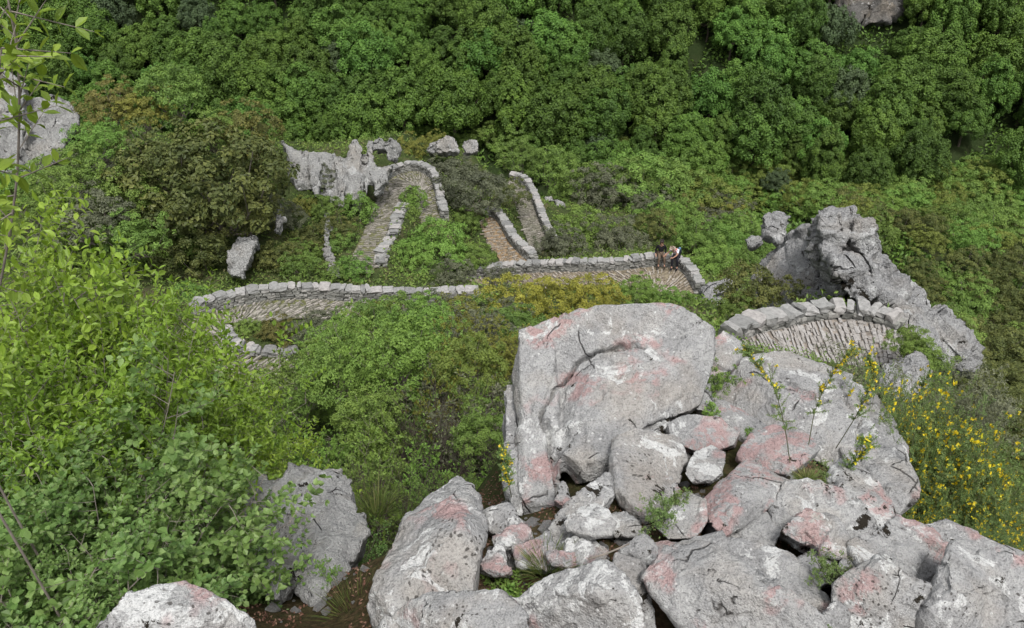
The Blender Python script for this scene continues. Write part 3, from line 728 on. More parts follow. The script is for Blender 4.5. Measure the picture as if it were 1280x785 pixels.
# left: fluted rock under the bushes
rock('tall fluted grey rock among the bushes in the lower left', [
    block([(358,575),(372,556),(395,562),(424,570),(430,600),(452,635),(458,665),(440,700),(420,735),(400,760),(385,735),(355,720),(352,640),(340,620)], inner=[(400,620,-.12),(385,690,-.12)], th=0.9, bulge=0.0, k=1.2, down=0.8),
    block([(330,620),(352,590),(365,640),(360,760),(345,760),(318,700)], th=0.6, bulge=0, k=1.22, down=0.6),
    block([(300,600),(330,585),(352,600),(350,650),(330,690),(305,680),(290,640)], th=0.6, bulge=0, k=1.26, down=0.6),
    block([(298,690),(340,682),(362,715),(345,745),(300,720)], th=0.5, bulge=0.03, k=1.2, down=0.6)], M_FLUT, 0.016, cat='boulder', name='boulder', amp=0.02, fr=2.4, facet=0.03, crack=0.02, flute=0.06, seed=26, pits=0.02)

# right: the ridge above the near wall
rock('long jagged limestone ridge climbing behind the near wall on the right', hulls_at(
    ([(1008,300,21),(1012,276,21.3),(1040,263,21.5),(1075,265,21.5),(1098,285,21.3),(1108,315,21),(1095,335,20.6),(1050,340,20.2),(1020,325,20.6)], 1.3),
    ([(1030,330,20.2),(1060,305,20.6),(1108,318,20.8),(1135,345,20.6),(1158,368,20.4),(1160,400,19.6),(1120,405,19),(1070,385,19),(1045,360,19.6)], 1.5),
    ([(1105,365,19.8),(1150,358,20.4),(1175,385,20),(1205,408,19.4),(1232,445,18.6),(1222,468,18.0),(1180,462,17.6),(1140,430,18),(1105,400,18.6)], 1.3),
    ([(1020,268,20.9),(1050,263,20.9),(1062,290,20.4),(1040,330,19.8),(1024,310,20.2)], 0.9), ([(1068,270,20.7),(1098,282,20.8),(1106,310,20.4),(1085,330,19.9),(1066,300,20.2)], 0.9),
    ([(1040,318,19.7),(1068,322,19.7),(1090,362,18.9),(1078,385,18.4),(1052,358,18.9)], 0.8), ([(1085,322,20.1),(1118,330,20.2),(1140,362,19.6),(1112,385,18.9),(1090,352,19.5)], 0.8),
    ([(1118,395,18.4),(1150,392,18.9),(1178,430,18),(1160,448,17.4),(1130,428,17.6)], 0.8), ([(1165,385,19.5),(1190,402,19.2),(1222,440,18.3),(1205,452,17.8),(1175,415,18.6)], 0.8), dY=-0.5),
    M_KARST, 0.05, cat='rock ridge', name='rock_ridge', amp=0.08, fr=1.1, facet=0.17, crack=0.13, strata=0.09, seed=31, pits=0.02)
rock('smooth sloping grey rock face left of the jagged ridge', hulls_at(
    ([(932,345,22),(945,318,22.5),(975,300,22.6),(1010,285,22),(1030,310,21),(1055,345,20.4),(1070,385,19),(1040,390,18.8),(990,392,19.5),(945,388,20.5)], 1.2), dY=0.9), M_KARST, 0.06, amp=0.10, fr=0.8, facet=0.14, crack=0.07, seed=32)
rock('small rough knob of rock left of the ridge top against the green slope', hulls_at(
    ([(955,268,25),(970,263,25),(987,266,25),(986,290,24.5),(975,305,24),(958,292,24.5)], 0.8), ([(932,300,24.5),(940,295,24.5),(950,302,24.3),(940,308,24.3)], 0.4)), M_KARST, 0.05, amp=0.1, fr=1.5, facet=0.12, crack=0.08, seed=33)
rock('rugged grey rock between the near path and the flowering broom', hulls_at(
    ([(1105,470,13.2),(1118,448,13.6),(1145,437,13.8),(1162,445,13.8),(1168,470,13.2),(1150,495,12.4),(1125,505,12),(1108,492,12.6)], 1.0), dY=-1.0), M_KARST, 0.04, amp=0.08, fr=1.4, facet=0.09, crack=0.07, strata=0.04, seed=34)
rock('pair of pale boulders right of the hikers at the wall end', hulls_at(
    ([(866,395,29),(868,372,29.6),(888,365,29.8),(905,372,29.4),(900,395,28.4),(880,402,28)], 1.2), ([(873,365,30.6),(885,350,31),(908,345,31),(925,350,30.8),(905,365,30),(885,372,29.8)], 1.0)), M_KARST, 0.06, amp=0.1, fr=1.0, facet=0.12, crack=0.06, seed=35)
# left: cliff and pinnacles round the upper hairpin
rock('white fluted cliff with rounded pinnacles left of the top hairpin', hulls_at(
    ([(349,172,47),(357,180,47),(368,203,46.5),(400,205,46.5),(395,238,45),(372,238,45),(364,205,46)], 1.4),
    ([(366,184,47),(378,184,47),(384,205,46.6),(382,236,45),(372,240,44.8),(364,210,46)], 1.2),
    ([(383,186,46.6),(398,187,46.6),(404,215,45.4),(400,250,43.6),(390,246,43.8),(384,215,45.4)], 1.2),
    ([(402,190,47.2),(416,191,47.2),(420,222,46),(416,258,44.2),(406,254,44.4)], 1.2),
    ([(414,192,46.8),(432,196,46.6),(436,225,45.2),(430,264,43.2),(420,258,43.6)], 1.2),
    ([(358,186,48),(385,187,48),(415,192,48),(448,198,48),(462,205,48),(462,240,45.6),(448,262,44.2),(420,252,44.8),(380,238,45.6),(364,215,46.6)], 2.0),
    ([(432,192,47.6),(437,176,48.2),(446,172,48.4),(452,182,48),(456,226,46.2),(452,266,43.8),(440,268,43.6),(434,232,45.4)], 1.1),
    ([(455,190,48.4),(458,174,48.8),(466,172,48.8),(470,200,47.6),(466,228,46.2),(458,225,46.2)], 0.9),
    ([(466,176,48.8),(474,169,49),(482,173,49),(484,188,48.6),(470,190,48.4)], 1.0),
    ([(480,176,49.2),(488,169,49.2),(498,176,49.4),(504,190,49.4),(494,205,48.6),(484,200,48.6)], 0.9),
    ([(466,206,47.4),(488,205,47.8),(494,205,48.4),(486,222,46.8),(478,242,45.4),(468,246,45),(464,226,46.2)], 1.3), dY=-3.6),
    M_CLIFF, 0.09, cat='cliff', name='cliff', amp=0.14, fr=0.7, facet=0.12, crack=0.08, flute=0.22, seed=41, pits=0.05)
rock('jagged white rock tip rising behind the top hairpin wall', hulls_at(
    ([(531,188,52),(538,180,52),(548,184,52),(552,178,52.4),(562,167,52.6),(572,175,52.6),(574,190,52),(550,192,51.6)], 1.3), dY=-1.5), M_CLIFF, 0.08, amp=0.14, fr=0.9, facet=0.16, crack=0.1, flute=0.15, seed=42)
rock('small white rock tip right of the jagged one', hulls_at(
    ([(577,182,53),(580,175,53),(588,171,53.2),(596,176,53.2),(598,190,52.6),(582,192,52.4)], 0.9), dY=-1.5), M_CLIFF, 0.07, amp=0.12, fr=1.0, facet=0.14, crack=0.08, seed=43)
rock('pale vertical rock face showing under the big dark bush', hulls_at(
    ([(283,318,34),(292,300,35),(318,290,35.6),(324,300,35.2),(312,320,34.2),(304,350,32.8),(288,345,32.8)], 1.0), ([(344,262,38),(352,252,38.6),(356,275,37.6),(350,295,36.8),(342,290,36.8)], 0.7), dY=-1.9), M_CLIFF, 0.06, cat='cliff', name='cliff', amp=0.1, fr=1.1, facet=0.1, crack=0.08, flute=0.2, seed=44)
rock('narrow pale rib of rock running down between the small green bushes', hulls_at(
    ([(404,262,40.5),(412,258,41),(416,285,39.2),(410,312,37.4),(404,300,38)], 0.7), ([(404,305,37.8),(412,305,37.6),(424,335,35),(426,348,34.2),(414,344,34.2),(406,325,36)], 0.7), dY=-1.6), M_CLIFF, 0.06, amp=0.1, fr=1.2, facet=0.1, crack=0.08, flute=0.15, seed=45)
rock('broken pale crag at the upper left edge of the picture', hulls_at(
    ([(-20,100,40),(0,84,41),(18,80,41.5),(33,90,41.5),(30,118,40),(40,190,36),(10,220,35),(-30,220,35)], 2.0),
    ([(20,122,41),(45,118,41.5),(80,122,41.5),(104,140,41),(96,152,40),(60,160,39),(74,195,37),(60,220,35.6),(20,225,35)], 1.8), dY=3.0),
    M_CLIFF, 0.09, cat='crag', name='crag', amp=0.2, fr=0.7, facet=0.25, crack=0.22, flute=0.1, seed=46, pits=0.08)
rock('small upright white rock among the shrubs left of the hikers slope', hulls_at(([(767,240,60),(774,236,60.4),(784,245,60),(783,262,58.6),(772,267,58)], 1.2),), M_CLIFF, 0.09, amp=0.15, fr=0.8, facet=0.2, crack=0.12, seed=47)
rock('two low pale stones right of the farthest wall', hulls_at(([(680,246,56),(690,244,56),(693,251,55.5),(683,252,55)], 0.6), ([(692,248,55.6),(704,252,55),(707,257,54.6),(696,258,54)], 0.6)), M_CLIFF, 0.07, amp=0.1, fr=1.2, facet=0.1, seed=48)
rock('ragged grey rock patch on the dark slope at the far right', hulls_at(([(1205,302,80),(1232,296,81),(1262,308,80),(1264,325,77),(1235,328,76),(1212,316,78)], 3),), M_CLIFF, 0.2, name='rock_outcrop', amp=0.6, fr=0.35, facet=0.7, crack=0.5, seed=49)
rock('dark grey stepped rock at the lower right edge below the dark shrubs', hulls_at(([(1243,520,38),(1262,508,39),(1300,505,39),(1300,548,36),(1262,552,35.6),(1248,540,36.4)], 2),), M_FLUT, 0.12, name='rock_outcrop', amp=0.3, fr=0.5, facet=0.5, crack=0.3, strata=0.15, seed=50)
rock('large bare grey cliff patch at the top right of the forest', hulls_at(([(1045,-40,131),(1140,-40,132),(1138,5,127),(1110,25,124),(1085,38,122),(1070,20,124),(1046,15,125)], 5), dY=-6), M_FARR, 0.4, cat='cliff', name='cliff', amp=1.0, fr=0.22, facet=1.6, crack=0.8, seed=51)
rock('thin grey rock streak in the dark forest at the right edge', hulls_at(([(1240,190,112),(1252,165,116),(1262,172,115),(1250,200,110),(1240,210,109)], 4), dY=-5), M_FARR, 0.35, name='rock_outcrop', amp=0.7, fr=0.25, facet=0.8, crack=0.5, seed=52)

# smaller blocks wedged in the joints, a little deeper than the big ones
_rf = np.random.RandomState(5)
for q, (x, y, r, dy, mt, lb) in enumerate([(745,560,26,.22,M_SPOT,'mossy stone wedged under the front corner of the largest boulder'),(722,612,24,.18,M_GREY,'grey stone in the dark cavity left of the squarish block'),(775,668,28,.14,M_SPOT,'spotted stone right of the loose angular stone'),
    (800,690,20,.1,M_GREY,'little stone at the upper tip of the pink patched slab'),(672,690,26,.1,M_GREY,'grey stone on the upper edge of the rubble patch'),(640,668,22,.08,M_WHIT,'pale stone beside the shoulder of the pointed rock'),(730,690,22,.08,M_SPOT,'dark spotted stone below the loose angular stone'),
    (870,548,20,.2,M_PINK,'small pink stone behind the white rounded stone'),(935,600,26,.22,M_GREY,'grey stone hidden between the two pink blocks'),(905,655,26,.16,M_SPOT,'stone in the gap above the ledge with the thin crack'),(950,665,30,.16,M_GREY,'flat grey stone left of the jagged white block'),
    (1015,600,24,.16,M_GREY,'stone below the right end of the pink blotched block'),(1025,712,30,.14,M_SPOT,'mossy stone in the hollow of the jagged white block'),(1080,722,28,.12,M_GREY,'grey stone above the white crusted peak'),(1040,770,22,.1,M_SPOT,'narrow stone beside the right end of the pink patched slab'),
    (620,700,20,.12,M_WHIT,'pale stone squeezed against the pointed rock'),(1172,690,24,.14,M_SPOT,'spotted stone left of the upright rock'),(842,612,18,.16,M_GREY,'small stone between the squarish block and the white rounded stone')]):
    an = np.sort(_rf.uniform(0, 6.28, 8)); rr = r * _rf.uniform(0.8, 1.35, 8)
    rock(lb, [block([(x + math.cos(t) * k * 1.1, y + math.sin(t) * k * 0.85) for t, k in zip(an, rr)], th=0.22, bulge=0.03, dY=dy - 0.06)], mt, 0.008, amp=0.012, fr=6, facet=0.02, crack=0.01, seed=60 + q)
rock('grey block closing the gap at the left end of the broad slab', [block([(884,505),(905,500),(935,515),(965,530),(945,545),(930,552),(905,530),(885,520)], th=0.45, bulge=0.02, dY=0.2)], M_GREY, 0.012, amp=0.012, fr=4, facet=0.02, seed=90)
# ------------------------------------------------------------------ plants
M_BARK = plain_mat('bark', (0.11, 0.09, 0.07), 0.9, 0.4, 12)
M_TWIG = plain_mat('grey_twig', (0.2, 0.175, 0.15), 0.9, 0.3, 20)
M_DTWIG = plain_mat('dark_twig', (0.07, 0.055, 0.045), 0.9, 0.3, 20)
LM = {
 'forest': leaf_mat('forest_leaf', [(0.038, 0.074, 0.013), (0.065, 0.12, 0.02), (0.1, 0.17, 0.027)], 0.12, objvar=0.5),
 'forest_light': leaf_mat('light_forest_leaf', [(0.045, 0.095, 0.018), (0.075, 0.15, 0.026), (0.11, 0.2, 0.035)], 0.12, objvar=0.4),
 'forest_grey': leaf_mat('grey_forest_leaf', [(0.04, 0.06, 0.03), (0.06, 0.09, 0.04), (0.08, 0.12, 0.05)], 0.2, objvar=0.4),
 'green': leaf_mat('shrub_leaf', [(0.06, 0.1, 0.022), (0.105, 0.17, 0.034), (0.16, 0.235, 0.05)], 0.15, objvar=0.35),
 'bright': leaf_mat('fresh_leaf', [(0.07, 0.13, 0.025), (0.115, 0.2, 0.038), (0.165, 0.265, 0.055)], 0.18, objvar=0.25),
 'dark': leaf_mat('evergreen_leaf', [(0.04, 0.055, 0.016), (0.075, 0.09, 0.024), (0.14, 0.15, 0.04)], 0.12, objvar=0.3),
 'brown': leaf_mat('bronze_leaf', [(0.062, 0.068, 0.02), (0.11, 0.112, 0.03), (0.165, 0.15, 0.04)], 0.15, objvar=0.3),
 'olive': leaf_mat('olive_leaf', [(0.08, 0.09, 0.02), (0.14, 0.15, 0.03), (0.2, 0.195, 0.04)], 0.15, objvar=0.25),
 'grey': leaf_mat('grey_green_leaf', [(0.055, 0.06, 0.04), (0.09, 0.1, 0.06), (0.14, 0.15, 0.09)], 0.15, objvar=0.3),
 'gold': leaf_mat('golden_leaf', [(0.1, 0.105, 0.02), (0.2, 0.195, 0.032), (0.29, 0.27, 0.045)], 0.15, objvar=0.2),
 'yell': leaf_mat('yellow_green_leaf', [(0.07, 0.095, 0.02), (0.12, 0.155, 0.03), (0.165, 0.2, 0.04)], 0.15, objvar=0.3),
 'lime': leaf_mat('lime_leaf', [(0.1, 0.16, 0.018), (0.155, 0.24, 0.028), (0.215, 0.31, 0.045)], 0.35, 0.45, 0.15, 0.4),
 'blue': leaf_mat('rounded_leaf', [(0.075, 0.135, 0.035), (0.115, 0.195, 0.05), (0.18, 0.265, 0.09)], 0.3, 0.5, 0.15, 0.35),
 'grass': leaf_mat('grass_blade', [(0.06, 0.09, 0.025), (0.1, 0.14, 0.035), (0.19, 0.18, 0.08)], 0.3, objvar=0.2),
 'yellow': leaf_mat('yellow_petal', [(0.55, 0.42, 0.02), (0.7, 0.55, 0.03), (0.8, 0.66, 0.06)], 0.3, objvar=0.1),
 'rosemary': leaf_mat('broom_leaf', [(0.07, 0.12, 0.035), (0.11, 0.17, 0.05), (0.16, 0.21, 0.08)], 0.25, objvar=0.2),
 'rust': leaf_mat('rust_litter', [(0.05, 0.025, 0.018), (0.11, 0.05, 0.035), (0.17, 0.1, 0.07)], 0.0, objvar=0.1),
}
def rand_dir(rs, n):
    return nrm(rs.normal(size=(n, 3)))
def leaf_quads(P, Nn, size, rs, aspect=0.6, rnd=None):
    """one pointed quad per leaf"""
    n = len(P); T = nrm(np.cross(Nn, rand_dir(rs, n))); B = np.cross(Nn, T)
    L = (size * rs.uniform(0.65, 1.35, n))[:, None] if np.isscalar(size) else size[:, None]
    W = L * aspect
    V = np.stack([P - T * L * 0.5, P + B * W * 0.5 + Nn * L * 0.12, P + T * L * 0.5, P - B * W * 0.5 + Nn * L * 0.12], 1).reshape(-1, 3)
    return V, np.arange(n * 4).reshape(-1, 4), np.repeat(rs.rand(n) if rnd is None else rnd, 4)
def leaf_fold(P, D, U, size, rs, width=0.5, rnd=None, droop=0.15):
    """folded leaf of two faces along direction D with upper side U"""
    n = len(P); D = nrm(D); S = nrm(np.cross(D, U)); U = np.cross(S, D)
    L = (size * rs.uniform(0.7, 1.25, n))[:, None]; W = L * width * 0.5
    B = P; M = P + D * L * 0.5; Le = P + D * L * 0.42 + S * W + U * W * 0.35; Ri = P + D * L * 0.42 - S * W + U * W * 0.35
    T = P + D * L - U * L * droop
    V = np.stack([B, Le, T, Ri, M], 1).reshape(-1, 3)
    k = np.arange(n)[:, None] * 5
    F = np.concatenate([k + np.array([[0, 4, 2, 1]]), k + np.array([[0, 3, 2, 4]])])
    return V, F, np.repeat(rs.rand(n) if rnd is None else rnd, 5)
def leaf_fine(P, D, U, size, rs, width=0.5, rnd=None, droop=0.15):
    """rounded leaf with a midrib, four faces"""
    n = len(P); D = nrm(D); S = nrm(np.cross(D, U)); U = np.cross(S, D)
    L = (size * rs.uniform(0.55, 1.3, n))[:, None]; W = L * width * 0.5 * rs.uniform(0.8, 1.15, n)[:, None]; cu = rs.uniform(-0.5, 1.6, n)[:, None] * droop
    q = lambda t, w, h: P + D * L * t + S * W * w + U * (W * h - L * cu * t * t)
    V = np.stack([q(0, 0, 0), q(.28, .85, .3), q(.62, .95, .38), q(1, 0, 0), q(.62, -.95, .38), q(.28, -.85, .3), q(.3, 0, 0), q(.65, 0, 0)], 1).reshape(-1, 3)
    k = np.arange(n)[:, None] * 8
    F = np.concatenate([k + np.array([[0, 6, 2, 1]]), k + np.array([[6, 7, 3, 2]]), k + np.array([[0, 5, 4, 6]]), k + np.array([[6, 4, 3, 7]])])
    return V, F, np.repeat(rs.rand(n) if rnd is None else rnd, 8)
def crown_mesh(name, mat, rx, rz, nclump, per, lsize, seed, cz=0.0, low=-0.35, uneven=0.25, clump=0.3, aspect=0.65, top=0.0, inner=0.35, out=0.9, zs=0.8):
    """leaf clumps spread through an uneven crown volume"""
    rs = np.random.RandomState(seed)
    i = np.arange(nclump) + 0.5; zz = 1 - (1 - low) * i / nclump; ph = i * 2.39996 + rs.rand() * 6
    d = np.column_stack([np.sqrt(np.clip(1 - zz ** 2, 0, 1)) * np.cos(ph), np.sqrt(np.clip(1 - zz ** 2, 0, 1)) * np.sin(ph), zz])
    d = nrm(d + rs.normal(0, 0.12, d.shape))
    rad = 1 + uneven * fbm(d * 1.7 + seed, 2, seed) * 1.6 + rs.uniform(-0.1, 0.08, nclump)
    rad *= 1 - top * np.clip(d[:, 2:3].ravel(), 0, 1) ** 0 * 0
    sh = np.where(rs.rand(nclump) < inner, rs.uniform(0.35, 0.8, nclump), 1.0)
    C = d * (rad * sh)[:, None] * np.array([rx, rx, rz]) * 0.82
    if top: C[:, :2] *= (1 - top * np.clip(C[:, 2:3] / rz, 0, 1))
    cr = clump * rx * rs.uniform(0.6, 1.3, nclump)
    per_i = np.maximum(4, (per * (cr / (clump * rx)) ** 1.6).astype(int))
    ci = np.repeat(np.arange(nclump), per_i); n = len(ci)
    dl = nrm(rand_dir(rs, n) + d[ci] * out * 0.7 + np.array([0, 0, 0.45]))
    P = C[ci] + dl * (cr[ci] * rs.uniform(0.55, 1.08, n))[:, None] * np.array([1, 1, zs])
    Nn = nrm(dl + rs.normal(0, 0.38, (n, 3)) + np.array([0, 0, 0.3]))
    rv = np.clip(0.5 * rs.rand(nclump)[ci] + 0.5 * rs.rand(n), 0, 1)
    V, F, R = leaf_quads(P, Nn, lsize, rs, aspect, rv)
    V[:, 2] += cz
    return make_mesh(name, V, F, [mat], rnd=R), C + np.array([0, 0, cz])
def stems_mesh(name, C, h0, r0, mat, seed, k=7, base=0.15, fork=0.45):
    """a trunk with limbs reaching into the crown"""
    rs = np.random.RandomState(seed); a = Acc()
    top = C[:, 2].max(); zf = h0
    if zf > 0.3:
        tube(a, [(0, 0, -0.5), (rs.normal(0, r0), rs.normal(0, r0), zf * 0.5), (0, 0, zf)], [r0 * 1.25, r0, r0 * 0.75], 7)
    for j in rs.choice(len(C), min(k, len(C)), replace=False):
        e = C[j]; s = np.array([rs.normal(0, base * .3), rs.normal(0, base * .3), zf if zf > 0.3 else -0.2])
        mid = s * 0.45 + e * 0.55 + np.array([0, 0, -0.12 * np.linalg.norm(e - s)]) + rs.normal(0, 0.05, 3)
        tube(a, [s, s * 0.7 + mid * 0.3 + rs.normal(0, 0.02, 3), mid, e], [r0 * .6, r0 * .45, r0 * .3, r0 * .12], 5)
    return a.mesh(name, [mat])

# ---- far forest: prototypes shared by many trees
def tree_proto(kind, seed, rx, rz, h, mat, lsize, ncl, per, top=0.0):
    cm, C = crown_mesh('crown', mat, rx, rz, ncl, per, lsize, seed, cz=h, low=-0.55, uneven=0.34, clump=0.165, top=top, inner=0.3, zs=1.25)
    tm = stems_mesh('trunk', C, h - rz * 0.5, 0.16, M_BARK, seed, 7)
    return cm, tm
FT = []
for s in range(4): FT.append(('round', tree_proto('round', 100 + s, 3.1, 3.4, 4.6, LM['forest'], 0.205, 210, 95)))
for s in range(3): FT.append(('pointed', tree_proto('pointed', 110 + s, 2.5, 4.2, 4.9, LM['forest'], 0.2, 210, 90, 0.55)))
for s in range(2): FT.append(('light', tree_proto('light', 120 + s, 2.8, 3.0, 4.0, LM['forest_light'], 0.2, 190, 85)))
FT.append(('grey', tree_proto('grey', 130, 2.5, 2.6, 3.6, LM['forest_grey'], 0.19, 170, 75)))
def put_tree(name, protos, loc, rot, sc, label, cat, group, parts=('crown', 'trunk')):
    r = link(name, None, label=label, cat=cat, group=group, loc=loc)
    r.rotation_euler = (0, 0, rot); r.scale = sc
    for pn, me in zip(parts, protos): link(pn, me, r)
    return r
rs = np.random.RandomState(11)
LBL = {'round': ('dark green broad crowned tree of the dense wood on the far mountainside', 'broad trees of the far wood'),
       'pointed': ('dark green narrow crowned tree of the dense wood on the far mountainside', 'narrow trees of the far wood'),
       'light': ('lighter yellowish green tree of the dense wood on the far mountainside', 'lighter trees of the far wood'),
       'grey': ('dull grey green tree with thin foliage on the far mountainside', 'grey green trees of the far wood')}
cand = []
row = 0
Y = 94.0
while Y < 131:
    hw = 60 + (Y - 98) * 0.75 + 14
    X = -hw + rs.uniform(0, 5)
    while X < hw:
        cand.append((X + rs.normal(0, 0.9), Y + rs.normal(0, 0.9))); X += rs.uniform(4.2, 6.0)
    Y += 4.0; row += 1
ft = []
for X, Y in cand:
    z = gz(X, Y); px, py = pix((X, Y, z + 4))
    if px < -60 or px > 1340 or py < -50 or py > 330: continue
    if (1045 < px < 1140 and py < 52): continue
    if (1225 < px < 1275 and 150 < py < 225): continue
    if Y < 98 and rs.rand() < 0.4: continue                     # the bare cliff
    gull = abs(px - (872 + (py - 60) * 0.22)) < 14 and 10 < py < 120   # a thin scar in the wood
    if gull: continue
    ft.append((X, Y, z, px, py))
print('forest trees', len(ft))
for X, Y, z, px, py in ft:
    u = rs.rand()
    lp = 0.16 + (0.25 if px < 760 else 0.0) * 0.3
    k = rs.randint(0, 4) if u < 0.48 else rs.randint(4, 7) if u < 0.72 else rs.randint(7, 9) if u < 0.9 else 9
    if px > 1120 and u > 0.6: k = rs.randint(0, 7)
    kd, pr = FT[k]; s = rs.uniform(0.9, 1.4)
    if abs(px - 571) < 42 and 120 < py < 230 and Y < 107: continue
    if Y < 99: s *= 0.8
    put_tree('forest_tree', pr, (X, Y, z - 0.3), rs.uniform(0, 6.28), (s, s, s * rs.uniform(0.85, 1.15)), LBL[kd][0], 'tree', LBL[kd][1])
dome = ground(571, 196); put_tree('forest_tree', FT[0][1], at_z(571, 190, -45.5) * np.array([1, 1, 1]), 1.0, (1.35, 1.35, 1.45), 'large dome crowned tree standing forward above the two white rock tips', 'tree', None)

# ---- shrubs of the middle distance
def shrub_proto(mat, seed, rz=0.85, ncl=80, per=45, ls=0.08, twig=M_TWIG, clump=0.19, uneven=0.35, low=-0.25, inner=0.35, k=8, aspect=0.6):
    cm, C = crown_mesh('foliage', mat, 1.0, rz, ncl, per, ls, seed, cz=rz * 0.45, low=low, uneven=uneven, clump=clump, inner=inner, aspect=aspect)
    return cm, stems_mesh('stems', C, 0.0, 0.035, twig, seed, k, base=0.3)
SP = {}
for k_, (m_, n_) in {'green': ('green', 3), 'bright': ('bright', 3), 'dark': ('dark', 3), 'brown': ('brown', 2), 'olive': ('olive', 2), 'grey': ('grey', 3)}.items():
    SP[k_] = [shrub_proto(LM[m_], 200 + 10 * len(SP) + q, rz=(0.85, 1.0, 0.75)[q % 3], twig=M_TWIG if m_ != 'dark' else M_BARK) for q in range(n_)]
SD = {}   # denser with smaller leaves, for large crowns
for k_, m_ in {'dark': 'dark', 'brown': 'brown', 'green': 'green', 'bright': 'bright', 'olive': 'olive', 'grey': 'grey', 'yell': 'yell', 'gold': 'gold'}.items():
    SD[k_] = [shrub_proto(LM[m_], 300 + 10 * len(SD) + q, ncl=150, per=62, ls=0.055, clump=0.14, uneven=0.42, rz=(0.9, 0.75)[q], low=-0.3, k=14, twig=M_TWIG) for q in range(2)]
rs = np.random.RandomState(21)
def shrub(px, py, r, kind, label=None, dense=False, group=None, h=1.0, name=None, Y=None, dz=0.0):
    """px, py: the middle of the crown in the picture; r in metres"""
    base = ground(px, py + (0.45 * r * h) * FOC / max(3.0, (Y or 40)) * 0.8) if Y is None else None
    if Y is not None:
        p = at(px, py, Y); base = np.array([p[0], p[1], p[2] - 0.45 * r * h])
    pr = (SD if dense else SP)[kind]; pr = pr[rs.randint(len(pr))]
    s = r * rs.uniform(0.95, 1.05)
    KN = {'green': 'green', 'bright': 'fresh green', 'dark': 'dark evergreen', 'brown': 'bronze brown', 'olive': 'yellowish olive', 'grey': 'dull grey green'}
    return put_tree(name or 'shrub', pr, base + np.array([0, 0, dz - 0.1]), rs.uniform(0, 6.28), (s, s, s * h), label, 'shrub', group, ('foliage', 'stems'))
# the thicket on the left shoulder
shrub(258,226,4.3,'dark','biggest dark evergreen bush, left of the white fluted cliff',True,h=1.0,Y=36)
shrub(205,205,2.6,'dark','dark evergreen bush touching the left flank of the biggest one',True,Y=36.5)
shrub(306,262,2.0,'dark','dark evergreen bush hanging at the right flank above the pale vertical face',True,Y=36)
shrub(235,310,2.3,'dark','dark bush low down right above the left end of the long curved wall',True,Y=33.5)
shrub(300,160,2.1,'brown','bronze topped round bush rising behind the biggest dark one',True,Y=40.5)
shrub(140,130,1.7,'brown','bronze round bush at the upper left, next to the pale crag',True,Y=41)
shrub(215,112,2.0,'green','green leafy bush at the very top of the left thicket',True,Y=41.5,h=1.1)
shrub(180,140,1.5,'olive','loose yellow green bush between the two bronze ones',True,Y=40.5)
shrub(262,165,1.5,'green','small green bush in the middle of the bronze bushes',True,Y=39.5)
shrub(20,235,1.5,'bright','fresh green bush at the left edge under the pale crag',True,Y=34)
shrub(60,250,1.6,'green','green bush on the bank under the crag',True,Y=31)
shrub(125,180,1.5,'bright','fresh green bush in front of the pale crag, upper left',True,Y=36)
shrub(95,215,1.6,'green','green bush below the fresh one in front of the crag',True,Y=34)
shrub(150,240,1.9,'green','mid green bush on the bare bank left of the dark bushes',True,Y=34)
shrub(105,270,1.8,'grey','grey green scrubby bush on the bank at the left',True,Y=31)
shrub(165,295,1.5,'green','low green bush on the bank above the lime leaves',True,Y=31)
shrub(235,368,0.8,'bright','small fresh bush hugging the left tip of the long curved wall',Y=29)
shrub(386,298,1.1,'dark','brown green bush beside the narrow pale rib of rock',True,Y=37)
shrub(350,320,1.2,'dark','dark low bush just above the middle of the long curved wall',True,Y=34)
shrub(372,330,0.9,'green','green low bush behind the long curved wall, left of the rib',Y=33)
shrub(404,222,1.0,'grey','small round dark grey bush growing on the face of the white cliff',True,Y=42.5)
shrub(444,262,1.2,'bright','bright little bush at the foot of the cliff beside the upper path',Y=40.5,h=1.3)
shrub(425,300,1.0,'green','green bush between the narrow rib and the upper path',Y=37)
shrub(444,335,0.9,'bright','fresh green bush where the upper path meets the long wall',Y=33.6)
shrub(412,345,0.7,'green','low plant behind the long wall at the foot of the rib',Y=32.5)
shrub(382,262,0.9,'olive','olive tuft on the slope below the white cliff',Y=40)
shrub(517,248,1.0,'bright','fresh bush growing on the inner side of the top hairpin',Y=44,h=1.3)
shrub(508,268,0.8,'green','green bush on the tumbled wall inside the top hairpin',Y=42)
shrub(545,310,2.2,'bright','large loose fresh green tree below the top hairpin',True,Y=38,h=1.1,name='small_tree')
shrub(512,325,1.4,'bright','rounded fresh green bush at the left foot of the large loose one',True,Y=36)
shrub(592,320,1.3,'green','green bush at the right foot of the large loose one',True,Y=38)
shrub(568,345,1.1,'grey','dark scrub right behind the right end of the long wall',Y=34)
shrub(625,346,0.9,'grey','grey scrub in front of the left end of the hikers wall',Y=34)
shrub(590,232,2.4,'grey','large grey olive bush between the top hairpin and the farthest wall',True,Y=46)
shrub(560,212,1.7,'grey','grey bush below the white rock tips',True,Y=50)
shrub(628,240,1.7,'dark','dark bush on the left side of the farthest path',True,Y=50)
shrub(585,275,1.2,'green','dark green bush above the brown stepped bend',True,Y=44)
shrub(512,188,1.3,'olive','yellowish bush behind the top of the white cliff',True,Y=52)
shrub(543,176,1.0,'olive','pale yellow green bush beside the jagged rock tip',True,Y=56)
